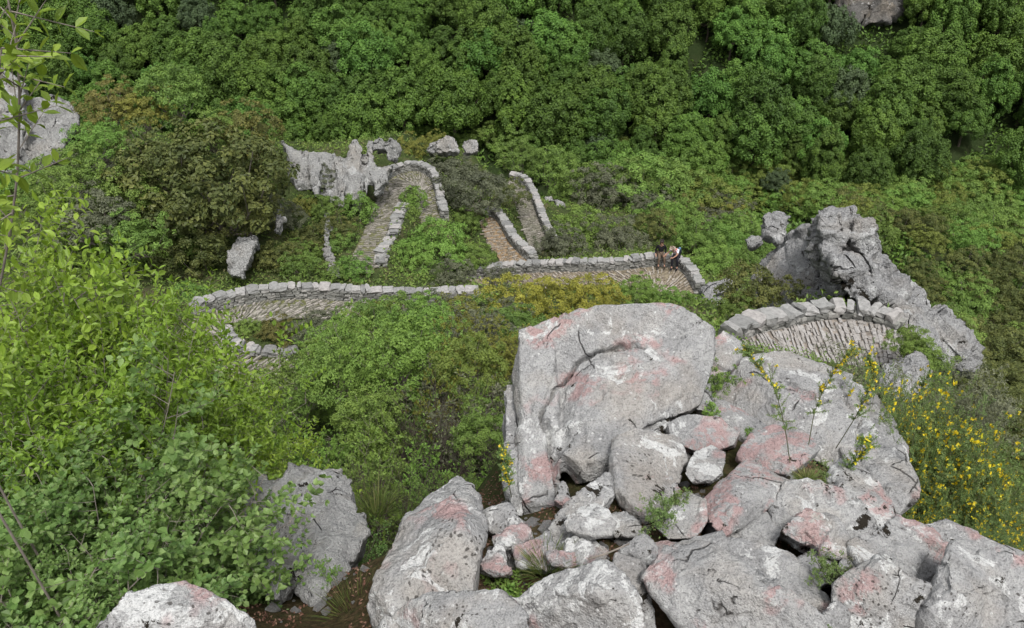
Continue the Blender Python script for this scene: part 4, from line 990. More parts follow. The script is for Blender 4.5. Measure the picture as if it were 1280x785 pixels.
for q, (x, y, r, k, Y, lb) in enumerate([(730,290,2.6,'green',48,'large pale green bush between the farthest wall and the hikers'),(700,305,1.8,'grey',45,'grey brown bush directly above the hikers wall'),(770,300,2.0,'grey',46,'grey green bush left of the hikers above their wall'),
  (735,228,2.6,'green',60,'wide bright bush right of the top of the farthest wall'),(690,205,2.8,'green',66,'big green bush at the edge of the far wood behind the farthest wall'),(650,195,2.4,'green',66,'green bush at the edge of the far wood right of the rock tips'),
  (790,255,2.2,'grey',60,'grey bush around the small upright white rock'),(815,282,1.6,'dark',50,'dark round bush a little above the hikers heads'),(850,275,2.2,'brown',58,'bronze patch of bushes above the hikers'),
  (870,300,2.2,'green',50,'green bush directly right of the hikers'),(905,310,2.4,'bright',50,'fresh green bush mass between the hikers and the ridge'),(885,335,1.6,'bright',42,'fresh green bush just beyond the wall bend of the hikers'),
  (925,285,2.2,'green',56,'green bush under the small rough knob of rock'),(905,270,2.0,'olive',60,'yellowish bush left of the small rough knob'),(950,320,1.2,'green',34,'small green bush at the upper end of the smooth rock face'),
  (948,365,1.35,'dark','near','dark olive bush in front of the smooth grey rock face')]):
    if Y == 'near': shrub(x, y, 1.35, 'dark', lb, True, Y=20.5)
    else: shrub(x, y, r, k, lb, True, Y=Y)
shrub(470,410,1.0,'green','tall rounded fresh green bush in front of the long wall, left of the golden bushes',True,Y=15.5,h=1.05)
shrub(530,403,0.95,'bright','fresh green bush between the rounded tall one and the golden bushes',True,Y=16)
shrub(418,428,0.8,'bright','fresh green bush at the left of the rounded tall one',True,Y=16)
shrub(1138,428,0.55,'green','small green bush where the near path meets the ridge',True,Y=15)
shrub(1160,446,0.6,'green','small bush behind the rugged grey rock',True,Y=14.6)
shrub(418,462,0.85,'green','rounded mound of leaves in the left of the central thicket',True,Y=11,h=1.1)
shrub(497,447,0.9,'bright','tallest fresh green mound in the middle of the central thicket',True,Y=11,h=1.15)
shrub(462,515,0.6,'green','leafy mound above the tip of the fluted rock',True,Y=8.8,h=1.1)
shrub(588,452,0.75,'yell','yellowish green mound between the thicket and the boulder',True,Y=10.5,h=1.1)
shrub(598,540,0.5,'green','leafy mound low beside the steep side of the largest boulder',True,Y=7.6,h=1.1)
shrub(925,388,0.8,'green','low green bush between the pale pair of boulders and the near wall',True,Y=20)
# olive bushes between the walls and the boulder
for x, y, r, k, Y, lb in [(745,372,1.25,'gold',25,'yellow olive bush directly above the left of the largest boulder'),(690,372,1.35,'gold',24,'tallest yellow olive bush left of the largest boulder'),(640,385,1.3,'gold',22.5,'yellow olive bush behind the central thicket'),
  (600,392,1.0,'green',22,'green bush in front of the right end of the long wall'),(800,365,0.9,'bright',27,'fresh bush on the hikers path above the boulder'),(838,375,0.8,'bright',27,'fresh bush at the bend of the hikers path'),(862,378,0.6,'green',27,'small bush by the pale pair of boulders'),(570,400,1.0,'olive',20.5,'olive bush below the right end of the long wall'),
  (500,395,1.1,'green',21.5,'green bush overlapping the middle of the long path'),(455,400,0.9,'bright',21.5,'bushy green plant at the inner edge of the long path'),(400,408,1.0,'grey',24.5,'grey green bush filling the inside of the lower hairpin'),(345,410,0.8,'brown',25,'bronze bush inside the lower hairpin beside the short wall'),
  (310,408,0.6,'green',25.3,'low green plant just inside the short curled wall'),(430,425,1.0,'green',21.5,'green bush right of the end of the short curled wall')]:
    shrub(x, y, r, k, lb, True, Y=Y)
# belt of bushes along the foot of the far wood, and the dark slope on the right
def belt(n, region, kinds, rr, label, group, seed, Ymin=0.0):
    rs2 = np.random.RandomState(seed); (x0, y0), (x1, y1), (x2, y2), (x3, y3) = region
    pts = []; tries = 0
    while len(pts) < n and tries < 9000:
        tries += 1; u, v = rs2.rand(2)
        px = (x0 * (1 - u) + x1 * u) * (1 - v) + (x3 * (1 - u) + x2 * u) * v
        py = (y0 * (1 - u) + y1 * u) * (1 - v) + (y3 * (1 - u) + y2 * u) * v
        g = ground(px, py)
        if g[1] > Ymin and all(np.hypot(g[0] - p[0], g[1] - p[1]) > rr * 0.95 for p in pts): pts.append(g)
    for g in pts:
        k = kinds[rs2.randint(len(kinds))]; pr = SD[k][rs2.randint(2)]; s = rr * rs2.uniform(0.7, 1.3)
        KN = {'green': 'green', 'bright': 'fresh green', 'dark': 'dark evergreen', 'brown': 'bronze brown', 'olive': 'yellowish olive', 'grey': 'dull grey green', 'yell': 'yellowish green'}
        put_tree('shrub', pr, g - np.array([0, 0, 0.2]), rs2.uniform(0, 6.28), (s, s, s * rs2.uniform(0.8, 1.1)), KN[k] + ' ' + label, 'shrub', KN[k] + ' ' + group, ('foliage', 'stems'))
belt(46, [(790,225),(1290,235),(1290,262),(800,262)], ['green', 'bright', 'green', 'yell'], 2.95, 'bush in the belt along the foot of the far wood', 'bushes along the foot of the far wood', 5)
belt(30, [(500,170),(1290,215),(1290,250),(520,190)], ['green', 'bright', 'yell', 'green'], 2.9, 'bush at the lower rim of the far wood', 'bushes at the rim of the far wood', 25, 80)
belt(34, [(990,262),(1290,262),(1290,330),(1060,300)], ['green', 'bright', 'yell', 'dark', 'green'], 2.7, 'bush on the slope beyond the jagged ridge', 'bushes beyond the jagged ridge', 6, 40)
belt(34, [(1120,330),(1290,325),(1290,500),(1215,500)], ['dark', 'dark', 'dark', 'green'], 2.3, 'bush on the dark slope at the right edge', 'bushes of the right hand slope', 7, 34)
belt(8, [(1210,500),(1290,500),(1290,600),(1240,600)], ['dark'], 1.6, 'bush low on the slope behind the flowering broom', 'bushes behind the broom', 8, 24)
belt(12, [(620,205),(790,215),(800,262),(700,250)], ['green', 'grey'], 2.2, 'bush on the slope behind the farthest wall', 'bushes behind the farthest wall', 9)
belt(16, [(790,262),(930,262),(930,300),(800,290)], ['green', 'yell', 'grey', 'bright'], 1.9, 'bush on the slope above the hikers', 'bushes above the hikers', 10)
belt(14, [(80,200),(200,240),(220,340),(60,330)], ['green', 'grey'], 1.5, 'bush on the bank at the left edge of the thicket', 'bushes of the left bank', 12)
belt(10, [(330,250),(430,250),(425,345),(330,345)], ['grey', 'green', 'dark'], 0.9, 'bush on the steep slope under the white cliff', 'bushes under the white cliff', 13)
belt(8, [(860,300),(960,300),(900,345),(885,340)], ['bright', 'green'], 1.6, 'bush between hikers and ridge', 'bushes between hikers and ridge', 14)
belt(8, [(560,405),(640,405),(640,450),(440,450)], ['green', 'olive', 'grey'], 1.15, 'bush in the hollow behind the central thicket', 'bushes in the hollow', 15)

# ---- low ground cover, one uncountable mass per region
def cover(name, kindmat, n, xr, yr, size, seed, label, hgt=0.12, keep=None, tuft=5):
    rs2 = np.random.RandomState(seed)
    X = rs2.uniform(xr[0], xr[1], n); Y = rs2.uniform(yr[0], yr[1], n)
    m = np.abs(X) < Y * 0.85 + 3; X, Y = X[m], Y[m]
    f = fbm(np.column_stack([X, Y, X * 0]) * (3.0 / hgt) * 0.05, 3, seed); m = f > -0.15; X, Y = X[m], Y[m]
    D2 = np.full(len(X), 9.0)
    for c in np.array_split(np.arange(len(X)), max(1, len(X) // 3000)):
        D2[c] = ((np.column_stack([X[c], Y[c]])[:, None] - _PS[None, ::3, :2]) ** 2).sum(-1).min(1)
    m = D2 > 0.15; X, Y = X[m], Y[m]
    Z = tz(np.column_stack([X, Y]))
    P = np.column_stack([X, Y, Z]); k = tuft
    P = np.repeat(P, k, 0) + rs2.normal(0, hgt * 0.8, (len(P) * k, 3)) * np.array([1, 1, 0.3])
    P[:, 2] += np.abs(rs2.normal(0, hgt, len(P)))
    Nn = nrm(rs2.normal(0, 0.7, P.shape) + np.array([0, -0.2, 0.8]))
    V, F, R = leaf_quads(P, Nn, size, rs2, 0.5)
    return link(name, make_mesh(name, V, F, [LM[kindmat]], rnd=R), label=label, cat='ground cover', kind='stuff')
cover('ground_cover', 'green', 26000, (-32, 32), (17, 60), 0.16, 31, 'low green herbs and small bushes covering the slopes around the path', 0.16)
cover('ledge_weeds', 'green', 4000, (3.5, 14), (9, 18), 0.06, 35, 'weeds and small herbs below the near wall on the right', 0.1)
cover('dry_grass', 'grass', 16000, (-32, 32), (17, 60), 0.15, 32, 'pale dry grass and weeds between the path and the bushes', 0.08)
cover('undergrowth', 'forest', 42000, (-100, 100), (62, 134), 0.55, 33, 'dark green undergrowth below the trees of the far wood', 0.5, tuft=4)
cover('bank_weeds', 'green', 5000, (-16, -4.5), (6, 18), 0.06, 34, 'low leafy weeds on the steep bank below the boulders', 0.09)
# ------------------------------------------------------------------ near plants with real stems and leaves
def skeleton(rs, n_stem, H, spread, shoots, twigs, r0, gap, shoot_len=0.34, twig_len=0.12, droop=0.15, rise=0.35, base_r=0.12, start=0.25, tips=None):
    """returns the wood and the places where leaves sit (position, direction of the twig)"""
    a = Acc(); LP = []; LD = []
    def grow(p, d, L, r, segs, dr):
        pts = [p]; d = d / np.linalg.norm(d)
        for i in range(segs):
            d = d + rs.normal(0, 0.10, 3) + np.array([0, 0, dr / segs]); d /= np.linalg.norm(d)
            pts.append(pts[-1] + d * L / segs)
        return np.array(pts), d
    def leaves(pts, g, t0):
        L = np.linalg.norm(pts[-1] - pts[0]); n = max(2, int(L / g)); t = np.linspace(t0, 1, n) * (len(pts) - 1.001)
        i = t.astype(int); f = (t - i)[:, None]; P = pts[i] * (1 - f) + pts[i + 1] * f; D = pts[i + 1] - pts[i]
        LP.append(P); LD.append(nrm(D))
    for s in range(n_stem):
        az = rs.uniform(0, 6.283); sp = spread * rs.uniform(0.15, 1.0)
        d = np.array([math.cos(az) * sp, math.sin(az) * sp, 1.0])
        p0 = np.array([math.cos(az) * base_r * rs.rand(), math.sin(az) * base_r * rs.rand(), -0.1])
        st, _ = grow(p0, d, H * rs.uniform(0.65, 1.1) * math.sqrt(1 + sp * sp * 0.4), r0, 8, -droop)
        tube(a, st, np.linspace(r0, r0 * 0.25, len(st)), 5, rs.rand())
        for q in range(shoots):
            t = start + (1 - start) * (q + rs.rand()) / shoots; k = min(int(t * 8), 7); f = t * 8 - k
            p = st[k] * (1 - f) + st[k + 1] * f; ax = nrm(st[k + 1] - st[k])
            sd = nrm(np.cross(ax, rs.normal(size=3)))
            sh, _ = grow(p, sd + ax * rise, H * shoot_len * rs.uniform(0.5, 1.2) * (1.15 - 0.5 * t), r0 * 0.4, 4, 0.12)
            tube(a, sh, np.linspace(r0 * 0.38, r0 * 0.12, len(sh)), 4, rs.rand())
            leaves(sh, gap * 1.3, 0.4)
            for w in range(twigs):
                f2 = 0.25 + 0.75 * (w + rs.rand()) / twigs; k2 = min(int(f2 * 4), 3); g2 = f2 * 4 - k2
                p2 = sh[k2] * (1 - g2) + sh[k2 + 1] * g2; ax2 = nrm(sh[k2 + 1] - sh[k2]); sd2 = nrm(np.cross(ax2, rs.normal(size=3)))
                tw, _ = grow(p2, sd2 + ax2 * 0.7, H * twig_len * rs.uniform(0.5, 1.3), r0 * 0.14, 2, 0.1)
                tube(a, tw, [r0 * 0.13, r0 * 0.1, r0 * 0.06], 3, rs.rand())
                leaves(tw, gap, 0.15)
                if tips is not None: tips.append((tw[-1], nrm(tw[-1] - tw[0])))
    return a, np.concatenate(LP), np.concatenate(LD)
def leafy(name, mat, LP, LD, size, rs, pairs=2, width=0.5, out=1.0, up=0.35, droop=0.15):
    Vs = []; Fs = []; Rs = []; n0 = 0
    base = nrm(np.cross(LD, rand_dir(rs, len(LP))))
    for k in range(pairs):
        an = 2 * math.pi * k / pairs + rs.normal(0, 0.3, len(LP))
        sd = base * np.cos(an)[:, None] + np.cross(LD, base) * np.sin(an)[:, None]
        D = nrm(sd * out + LD * 0.6 + np.array([0, 0, up * 0.4]) + rs.normal(0, 0.15, LP.shape))
        U = nrm(np.array([0, 0, 1.0]) + LD * 0.5 + rs.normal(0, 0.35, LP.shape))
        V, F, R = (leaf_fine if size > 0.03 else leaf_fold)(LP, D, U, size, rs, width, droop=droop)
        Vs.append(V); Fs.append(F + n0); Rs.append(R); n0 += len(V)
    return make_mesh(name, np.concatenate(Vs), np.concatenate(Fs), [mat], rnd=np.concatenate(Rs))
def bush_proto(mat, seed, H, n_stem, spread, shoots, twigs, r0, gap, size, pairs=2, width=0.5, twigmat=M_TWIG, **kw):
    rs = np.random.RandomState(seed); lk = {k: kw.pop(k) for k in ('out', 'up', 'droop2') if k in kw}
    a, P, D = skeleton(rs, n_stem, H, spread, shoots, twigs, r0, gap, **kw)
    lk2 = {k: v for k, v in lk.items() if k != 'droop2'}
    return leafy('foliage', mat, P, D, size, rs, pairs, width, droop=lk.get('droop2', 0.15), **lk2), a.mesh('stems', [twigmat]), (P, D)
LIME = [bush_proto(LM['lime'], 400 + q, 1.7, 14, 0.38, 13, 5, 0.007, 0.036, 0.046, 2, 0.5, droop=0.3, base_r=0.25, start=0.2) for q in range(3)]
BLUE = [bush_proto(LM['blue'], 410 + q, 1.0, 16, 0.75, 10, 4, 0.006, 0.033, 0.036, 3, 0.72, droop=0.35, base_r=0.22, start=0.2, droop2=0.0) for q in range(3)]
def tuft_bush(mat, seed, H, n_stem, spread, shoots, twigs, size, per=13, width=0.5, twigmat=None, dark_share=0.35):
    """many bare grey stems, a rosette of paler leaves at each twig end, few darker leaves inside"""
    rs = np.random.RandomState(seed); tips = []
    a, P, D = skeleton(rs, n_stem, H, spread, shoots, twigs, 0.010, 0.05, droop=0.2, shoot_len=0.3, twig_len=0.13, base_r=0.28, start=0.35, rise=0.8, tips=tips)
    T = np.array([t[0] for t in tips]); TD = np.array([t[1] for t in tips]); n = len(T)
    ci = np.repeat(np.arange(n), per); m = len(ci)
    t = rs.uniform(0, 1, m); ax = nrm(TD[ci] + np.array([0, 0, 0.5]))
    sd = nrm(np.cross(ax, rand_dir(rs, m))); Dl = nrm(sd * (0.35 + 0.9 * (1 - t))[:, None] + ax * (0.3 + t)[:, None])
    Q = T[ci] - TD[ci] * (size * 1.8 * (1 - t))[:, None]
    V, F, R = leaf_fold(Q, Dl, ax + rs.normal(0, .2, (m, 3)), size, rs, width, rnd=np.clip(0.45 + 0.3 * rs.rand(n)[ci] + 0.3 * rs.rand(m) * t, 0, 1))
    k = rs.rand(len(P)) < dark_share; V2, F2, R2 = leaf_fold(P[k], nrm(rand_dir(rs, k.sum()) + D[k]), rand_dir(rs, k.sum()) + [0, 0, 1.5], size * 0.85, rs, width, rnd=rs.uniform(0, 0.4, k.sum()))
    return make_mesh('foliage', np.concatenate([V, V2]), np.concatenate([F, F2 + len(V)]), [mat], rnd=np.concatenate([R, R2])), a.mesh('stems', [twigmat or M_TWIG]), None
NGREEN = [tuft_bush(LM['green'], 420 + q, 1.5, 14, 0.6, 8, 3, 0.07) for q in range(3)]
NBRIGHT = [tuft_bush(LM['bright'], 430 + q, 1.2, 12, 0.6, 8, 3, 0.06) for q in range(2)]
NOLIVE = [tuft_bush(LM['olive'], 440 + q, 1.3, 15, 0.55, 10, 4, 0.036, 18, 0.5, M_DTWIG) for q in range(2)]
NPALE = [bush_proto(LM['grey'], 450 + q, 1.4, 11, 0.45, 10, 4, 0.008, 0.045, 0.06, 2, 0.6, droop=0.1, base_r=0.2, start=0.3, twigmat=M_TWIG) for q in range(2)]
rs = np.random.RandomState(77)
def near_bush(protos, H0, px, py, Y, label, group=None, wide=1.0, name='bush', minH=0.35, cat='bush'):
    """px, py: the top of the bush; it stands on the ground right below"""
    p = at(px, py, Y); g = gz(p[0], p[1]); H = max(minH, p[2] - g); s = H / H0 * 0.80
    pr = protos[rs.randint(len(protos))]
    w = (s / 0.8) ** 0.6 * wide
    return put_tree(name, pr[:2], (p[0], p[1], g), rs.uniform(0, 6.28), (w, w, s), label, cat, group, ('foliage', 'stems'))
# central thicket
for k_, (px, py, Y, pr, w) in enumerate([(420,405,14,'g',1),(480,400,13,'g',1.1),(380,440,12.5,'g',1),(440,440,11.5,'g',1),(350,478,11,'g',0.9),(540,392,13,'g',1),(460,505,8.8,'g',0.9),(375,535,8.4,'b',0.8),
    (590,398,12.5,'o',1),(628,402,12.5,'o',1),(560,425,11,'p',0.9),(610,445,10,'p',0.8),(560,470,9.4,'o',0.8),(625,470,9,'g',0.7),(600,500,8.2,'p',0.8),(545,540,7.4,'b',0.7),(605,560,7,'b',0.6),
    (430,560,7.4,'g',0.8),(470,600,6.3,'g',0.5),(545,590,6.6,'g',0.5),(590,610,6.2,'b',0.4),(630,545,7.4,'g',0.5),(440,470,10.4,'b',0.8),(440,525,8,'g',0.7)]):
    PR, H0, nm = {'g': (NGREEN, 1.5, 'green'), 'b': (NBRIGHT, 1.2, 'fresh green'), 'o': (NOLIVE, 1.3, 'small leaved olive'), 'p': (NPALE, 1.4, 'pale leaved')}[pr]
    near_bush(PR, H0, px, py, Y, nm + ' bush in the central thicket left of the largest boulder', nm + ' bushes of the central thicket', w)
def bare_proto(seed):
    rs3 = np.random.RandomState(seed); a, P, D = skeleton(rs3, 26, 1.3, 0.5, 11, 4, 0.009, 0.06, droop=0.15, shoot_len=0.3, twig_len=0.14, base_r=0.3, start=0.2, rise=0.9)
    k = rs3.rand(len(P)) < 0.10; V, F, R = leaf_fold(P[k], nrm(rand_dir(rs3, k.sum())), rand_dir(rs3, k.sum()) + [0, 0, 1.5], 0.04, rs3, 0.5)
    return make_mesh('foliage', V, F, [LM['green']], rnd=R), a.mesh('stems', [M_BARE]), None
M_BARE = plain_mat('bare_stem', (0.075, 0.06, 0.05), 0.9, 0.5, 20)  # stems coloured dark, also standing in for shade in the thicket's gaps
BARE = [bare_proto(480), bare_proto(481)]
for px, py, Y, w, lb in [(530,455,8.6,0.8,'tangle of bare brown stems in the upper middle of the thicket'),(570,480,7.8,0.6,'bare stems left of the boulder in the thicket'),(500,570,6.3,0.6,'dark tangle of bare stems above the pointed rock'),(560,555,6.3,0.55,'bare twigs between thicket and the pointed rock tip'),
    (455,560,6.6,0.5,'bare stems beside the fluted rock'),(480,480,9.0,0.5,'thin bare stems in the left of the thicket'),(620,540,6.6,0.4,'bare grey twigs against the foot of the largest boulder'),(520,620,5.6,0.4,'low tangle of bare twigs behind the pointed rock')]:
    near_bush(BARE, 1.3, px, py, Y, lb, None, w)
# left: lime green bush mass in front, rounded leaves below it
for px, py, Y, w in [(-25,225,4.4,1.0),(20,250,5.0,1.0),(-10,285,4.6,1.0),(45,290,4.8,1.0),(95,325,4.8,1.0),(-5,345,4.0,1.0),(120,385,4.6,1.0),(60,380,4.0,.95),(165,432,4.6,.95),(10,430,3.5,.9),(100,440,3.9,.9),(215,470,4.6,.9),(265,500,4.7,.75),(150,490,4.0,.9),(215,540,4.2,.9),(275,550,4.4,.8),(80,510,3.4,.8),(315,565,4.5,.55),(180,575,3.6,.7),(240,610,4.0,.6),(30,500,3.3,.8)]:
    near_bush(LIME, 1.7, px, py, Y, 'lime green bush with pointed leaves in the foreground on the left', 'lime green bushes in the left foreground', w * 0.85)
for px, py, Y, w in [(10,500,2.9,1),(75,560,2.8,1),(15,610,2.5,1),(135,590,2.9,1),(200,625,3.0,1),(235,665,3.1,0.8),(80,660,2.5,0.9),(150,680,2.6,0.8),(20,700,2.3,0.8),(275,712,3.0,0.5),(225,690,2.8,0.8),(320,745,3.0,0.35),(120,725,2.4,0.6)]:
    near_bush(BLUE, 1.0, px, py, Y, 'low bush with small rounded green leaves at the lower left', 'round leaved bushes at the lower left', w)
near_bush(BLUE, 1.0, 420, 668, 3.9, 'small leafy plant at the foot of the fluted rock on the left', None, 0.6)
near_bush(NBRIGHT, 1.2, 405, 745, 3.0, 'little green plant between the fluted rock and the pointed rock', None, 0.4, minH=0.25)
def sapling(pts_px, Y, seed, label):
    rs2 = np.random.RandomState(seed); P = np.array([at(x, y, Y) for x, y in pts_px]); g = P[0].copy(); g[2] = gz(P[0][0], P[0][1]); P = np.concatenate([[g], P])
    S = smooth_line(P - g, 40); a = Acc(); tube(a, S, np.linspace(0.006, 0.003, 40), 6); LP = []; LD = []
    for i in range(8, 40):
        d = nrm(nrm(S[min(i + 1, 39)] - S[i - 1]) * 0.5 + rand_dir(rs2, 1)[0]); e = S[i] + d * rs2.uniform(0.08, 0.24)
        tube(a, [S[i], (S[i] + e) / 2, e], [0.003, 0.002, 0.001], 4); t = np.linspace(0.3, 1, 4)[:, None]
        LP.append(S[i] * (1 - t) + e * t); LD.append(np.repeat(d[None], 4, 0))
    LP = np.concatenate(LP); LD = np.concatenate(LD); r = link('sapling', None, label=label, cat='sapling', loc=g)
    link('foliage', leafy('foliage', LM['lime'], LP, LD, 0.055, rs2, 2, 0.5), r); link('stems', a.mesh('stems', [M_TWIG]), r)
sapling([(-40,520),(-5,380),(18,250),(24,150),(22,70),(12,10),(5,-30)], 2.6, 1, 'thin upright sapling with sparse leaves crossing the upper left edge')
sapling([(-80,480),(-30,300),(-8,150),(2,60)], 2.3, 2, 'sapling cut off by the left edge of the picture in front of the crag')
# broom with yellow flowers
def broom_proto(seed, H, n_stem, spread, shoots, twigs, flow=0.5, arch=0.3, leafmat='rosemary', fs=0.025, **kw):
    rs = np.random.RandomState(seed)
    a, P, D = skeleton(rs, n_stem, H, spread, shoots, twigs, 0.005, 0.016, droop=arch, shoot_len=0.26, twig_len=0.09, rise=0.9, base_r=0.08, **kw)
    fol = leafy('foliage', LM[leafmat], P, D, 0.02, rs, 3, 0.4)
    st = a.mesh('stems', [M_BROOMSTEM])
    if flow <= 0: return fol, st, None
    hi = P[:, 2] > H * 0.3
    patch = vnoise(P * 9 + seed, seed) > (0.62 - flow)
    idx = np.where(hi & patch)[0]; idx = idx[rs.rand(len(idx)) < 0.13]
    Q = P[idx] + rs.normal(0, 0.008, (len(idx), 3)); Vs = []; Fs = []; n0 = 0; R = []
    for k in range(4):      # four petals
        V, F, r = leaf_fold(Q, nrm(rand_dir(rs, len(Q)) + np.array([0, 0, 0.4])), rand_dir(rs, len(Q)), fs, rs, 0.95, droop=-0.1)
        Vs.append(V); Fs.append(F + n0); R.append(r); n0 += len(V)
    return fol, st, make_mesh('flowers', np.concatenate(Vs), np.concatenate(Fs), [LM['yellow']], rnd=np.concatenate(R))
M_BROOMSTEM = plain_mat('green_stem', (0.13, 0.14, 0.07), 0.8, 0.2, 20)
BR = [broom_proto(500 + q, 1.0, 22, 0.6, 9, 3, 0.5) for q in range(3)]
BRG = [broom_proto(510, 1.0, 30, 0.7, 10, 4, 0, leafmat='grey')]
BRS = [broom_proto(520 + q, 0.8, 2, 0.35, 9, 2, 0.55, arch=0.9) for q in range(2)]
def broom(PR, H0, px, py, Y, label, group=None, w=1.0, rot=None, base=None, name='broom'):
    p = at(px, py, Y); g = gz(p[0], p[1]); H = max(0.3, p[2] - g); s = H / H0; pr = PR[rs.randint(len(PR))]
    r = link(name, None, label=label, cat='flowering bush' if pr[2] else 'bush', group=group, loc=(p[0], p[1], g))
    r.rotation_euler = (0, 0, rs.uniform(0, 6.28) if rot is None else rot); r.scale = (s ** 0.7 * w, s ** 0.7 * w, s)
    for nm, me in zip(('foliage', 'stems', 'flowers'), pr):
        if me: link(nm, me, r, kind='stuff' if nm == 'flowers' else None)
for px, py, Y, w in [(1142,462,4.7,0.6),(1178,468,4.9,0.7),(1212,500,4.7,0.7),(1245,530,4.5,0.7),(1150,490,5.0,0.8),(1190,520,4.7,0.85),(1235,560,4.6,0.85),(1275,565,4.4,0.9),(1160,560,4.5,0.7),(1215,600,4.2,0.8),(1260,630,4.0,0.8),(1175,610,4.1,0.6),(1290,660,3.5,0.7),(1235,655,3.7,0.6)]:
    broom(BR, 1.0, px, py, Y, 'broom bush covered in small yellow flowers at the right side of the boulders', 'yellow flowering broom bushes', w)
broom(BRG, 1.0, 1200, 462, 6.6, 'soft grey green bush without flowers behind the yellow broom', None, 1.3, name='bush')
broom(BRG, 1.0, 1225, 500, 6.0, 'low feathery grey bush right behind the yellow broom', None, 0.7, name='bush')
def sprig(label, pts_px, Y, seed, fl=True):
    """one arched shoot given by pixels from its foot to its tip"""
    rs2 = np.random.RandomState(seed); P = np.array([at(x, y, Y + dy) for x, y, dy in pts_px]); o = P[0].copy(); S = smooth_line(P - o, 24)
    a = Acc(); tube(a, S, np.linspace(0.0032, 0.0012, len(S)), 5); LP = []; LD = []; 
    for i in range(5, 24):
        for q in range(3):
            d = nrm(nrm(S[min(i + 1, 23)] - S[i - 1]) + rand_dir(rs2, 1)[0] * 0.9); e = S[i] + d * rs2.uniform(0.04, 0.11) * (1.2 - i / 40)
            tube(a, [S[i], (S[i] + e) / 2, e], [0.0015, 0.0012, 0.0008], 3)
            t = np.linspace(0.1, 1, 9)[:, None]; LP.append(S[i] * (1 - t) + e * t); LD.append(np.repeat(d[None], 9, 0))
    LP = np.concatenate(LP); LD = np.concatenate(LD)
    r = link('broom', None, label=label, cat='flowering bush', group=None, loc=o)
    link('foliage', leafy('foliage', LM['rosemary'], LP, LD, 0.014, rs2, 3, 0.4), r); link('stems', a.mesh('stems', [M_BROOMSTEM]), r)
    far = np.linalg.norm(LP, axis=1) > 0.55 * np.linalg.norm(S[-1]); ix = np.where(far)[0]; ix = ix[rs2.rand(len(ix)) < 0.09]
    Vs = []; Fs = []; n0 = 0; R = []
    for k in range(4):
        V, F, rr = leaf_fold(LP[ix], rand_dir(rs2, len(ix)), rand_dir(rs2, len(ix)), 0.016, rs2, 0.95, droop=-0.1); Vs.append(V); Fs.append(F + n0); R.append(rr); n0 += len(V)
    link('flowers', make_mesh('flowers', np.concatenate(Vs), np.concatenate(Fs), [LM['yellow']], rnd=np.concatenate(R)), r)
sprig('thin broom shoot leaning to the left in front of the broad slab', [(988,582,0.0),(980,530,-0.1),(965,480,-0.15),(940,448,-0.15),(932,440,-0.15)], 3.55, 1)
sprig('broom shoot rising over the broad slab toward the near wall', [(1010,560,0.0),(1020,510,-0.05),(1040,470,-0.05),(1058,445,-0.05),(1066,438,0)], 3.7, 2)
sprig('broom shoot bending right across the broad slab', [(1045,560,0.1),(1070,520,0),(1085,490,-0.05),(1095,465,-0.05),(1085,450,-0.05)], 3.8, 3)
sprig('short broom shoot at the lower edge of the broad slab', [(1050,600,0.1),(1060,585,0),(1075,570,-0.05),(1085,556,-0.05),(1080,550,-0.05)], 3.5, 4)
sprig('tall broom shoot in front of the rugged grey rock', [(1130,600,0.3),(1140,560,0.2),(1145,520,0.2),(1150,490,0.2),(1160,470,0.2)], 3.9, 5)
sprig('yellow flower shoot at the left foot of the largest boulder', [(640,625,0.4),(636,605,0.3),(632,590,0.3),(634,578,0.3),(630,565,0.3)], 3.2, 6)

# small plants in the gaps between the boulders
def tuft(px, py, Y, label, mat, n, H, width, seed, name='plant', spread=0.5, cat='plant'):
    rs2 = np.random.RandomState(seed); p = at(px, py, Y); a = Vs = []; n_ = n
    az = rs2.uniform(0, 6.28, n_); sp = spread * np.sqrt(rs2.rand(n_)); L = H * rs2.uniform(0.5, 1.1, n_)
    B = np.column_stack([np.cos(az), np.sin(az), az * 0]) * (sp * H * 0.7)[:, None]
    D = nrm(np.column_stack([np.cos(az) * sp, np.sin(az) * sp, np.full(n_, 0.9)]) + rs2.normal(0, 0.15, (n_, 3)))
    S = nrm(np.cross(D, rand_dir(rs2, n_))); W = width
    rows = []
    for k, (t, w) in enumerate(((0, 1), (0.35, 0.9), (0.7, 0.6), (1, 0.05))):
        c = B + D * (L * t)[:, None] + np.column_stack([np.cos(az), np.sin(az), -az * 0 - 0.6]) * (0.35 * L * t * t * sp)[:, None]
        rows += [c - S * W * w / 2, c + S * W * w / 2]
    V = np.stack(rows, 1).reshape(-1, 3); k = np.arange(n_)[:, None] * 8
    F = np.concatenate([k + np.array([[q, q + 1, q + 3, q + 2]]) for q in (0, 2, 4)])
    o = link(name, make_mesh(name, V, F, [mat], rnd=np.repeat(rs2.rand(n_), 8)), label=label, cat=cat, loc=p)
    return o
def herb(px, py, Y, label, mat, H, seed, size=0.02, n=10, pairs=3, name='plant', width=0.45):
    rs2 = np.random.RandomState(seed); p = at(px, py, Y)
    a, P, D = skeleton(rs2, n, H, 0.9, 5, 2, 0.002, 0.010, droop=0.2, shoot_len=0.35, twig_len=0.16, base_r=0.03, start=0.15)
    r = link(name, None, label=label, cat='plant', loc=p)
    link('foliage', leafy('foliage', mat, P, D, size, rs2, pairs, width), r); link('stems', a.mesh('stems', [M_BROOMSTEM]), r)
tuft(683,712,2.62,'tuft of thin green grass on the gravel by the loose angular stone',LM['grass'],260,0.15,0.004,1,'grass_tuft',0.8,'grass')
herb(825,640,2.95,'feathery green plant beside the squarish block below the boulder',LM['rosemary'],0.16,2,0.013,14,4)
herb(848,620,3.1,'smaller feathery plant near the red brown litter',LM['rosemary'],0.10,3,0.013,9,4)
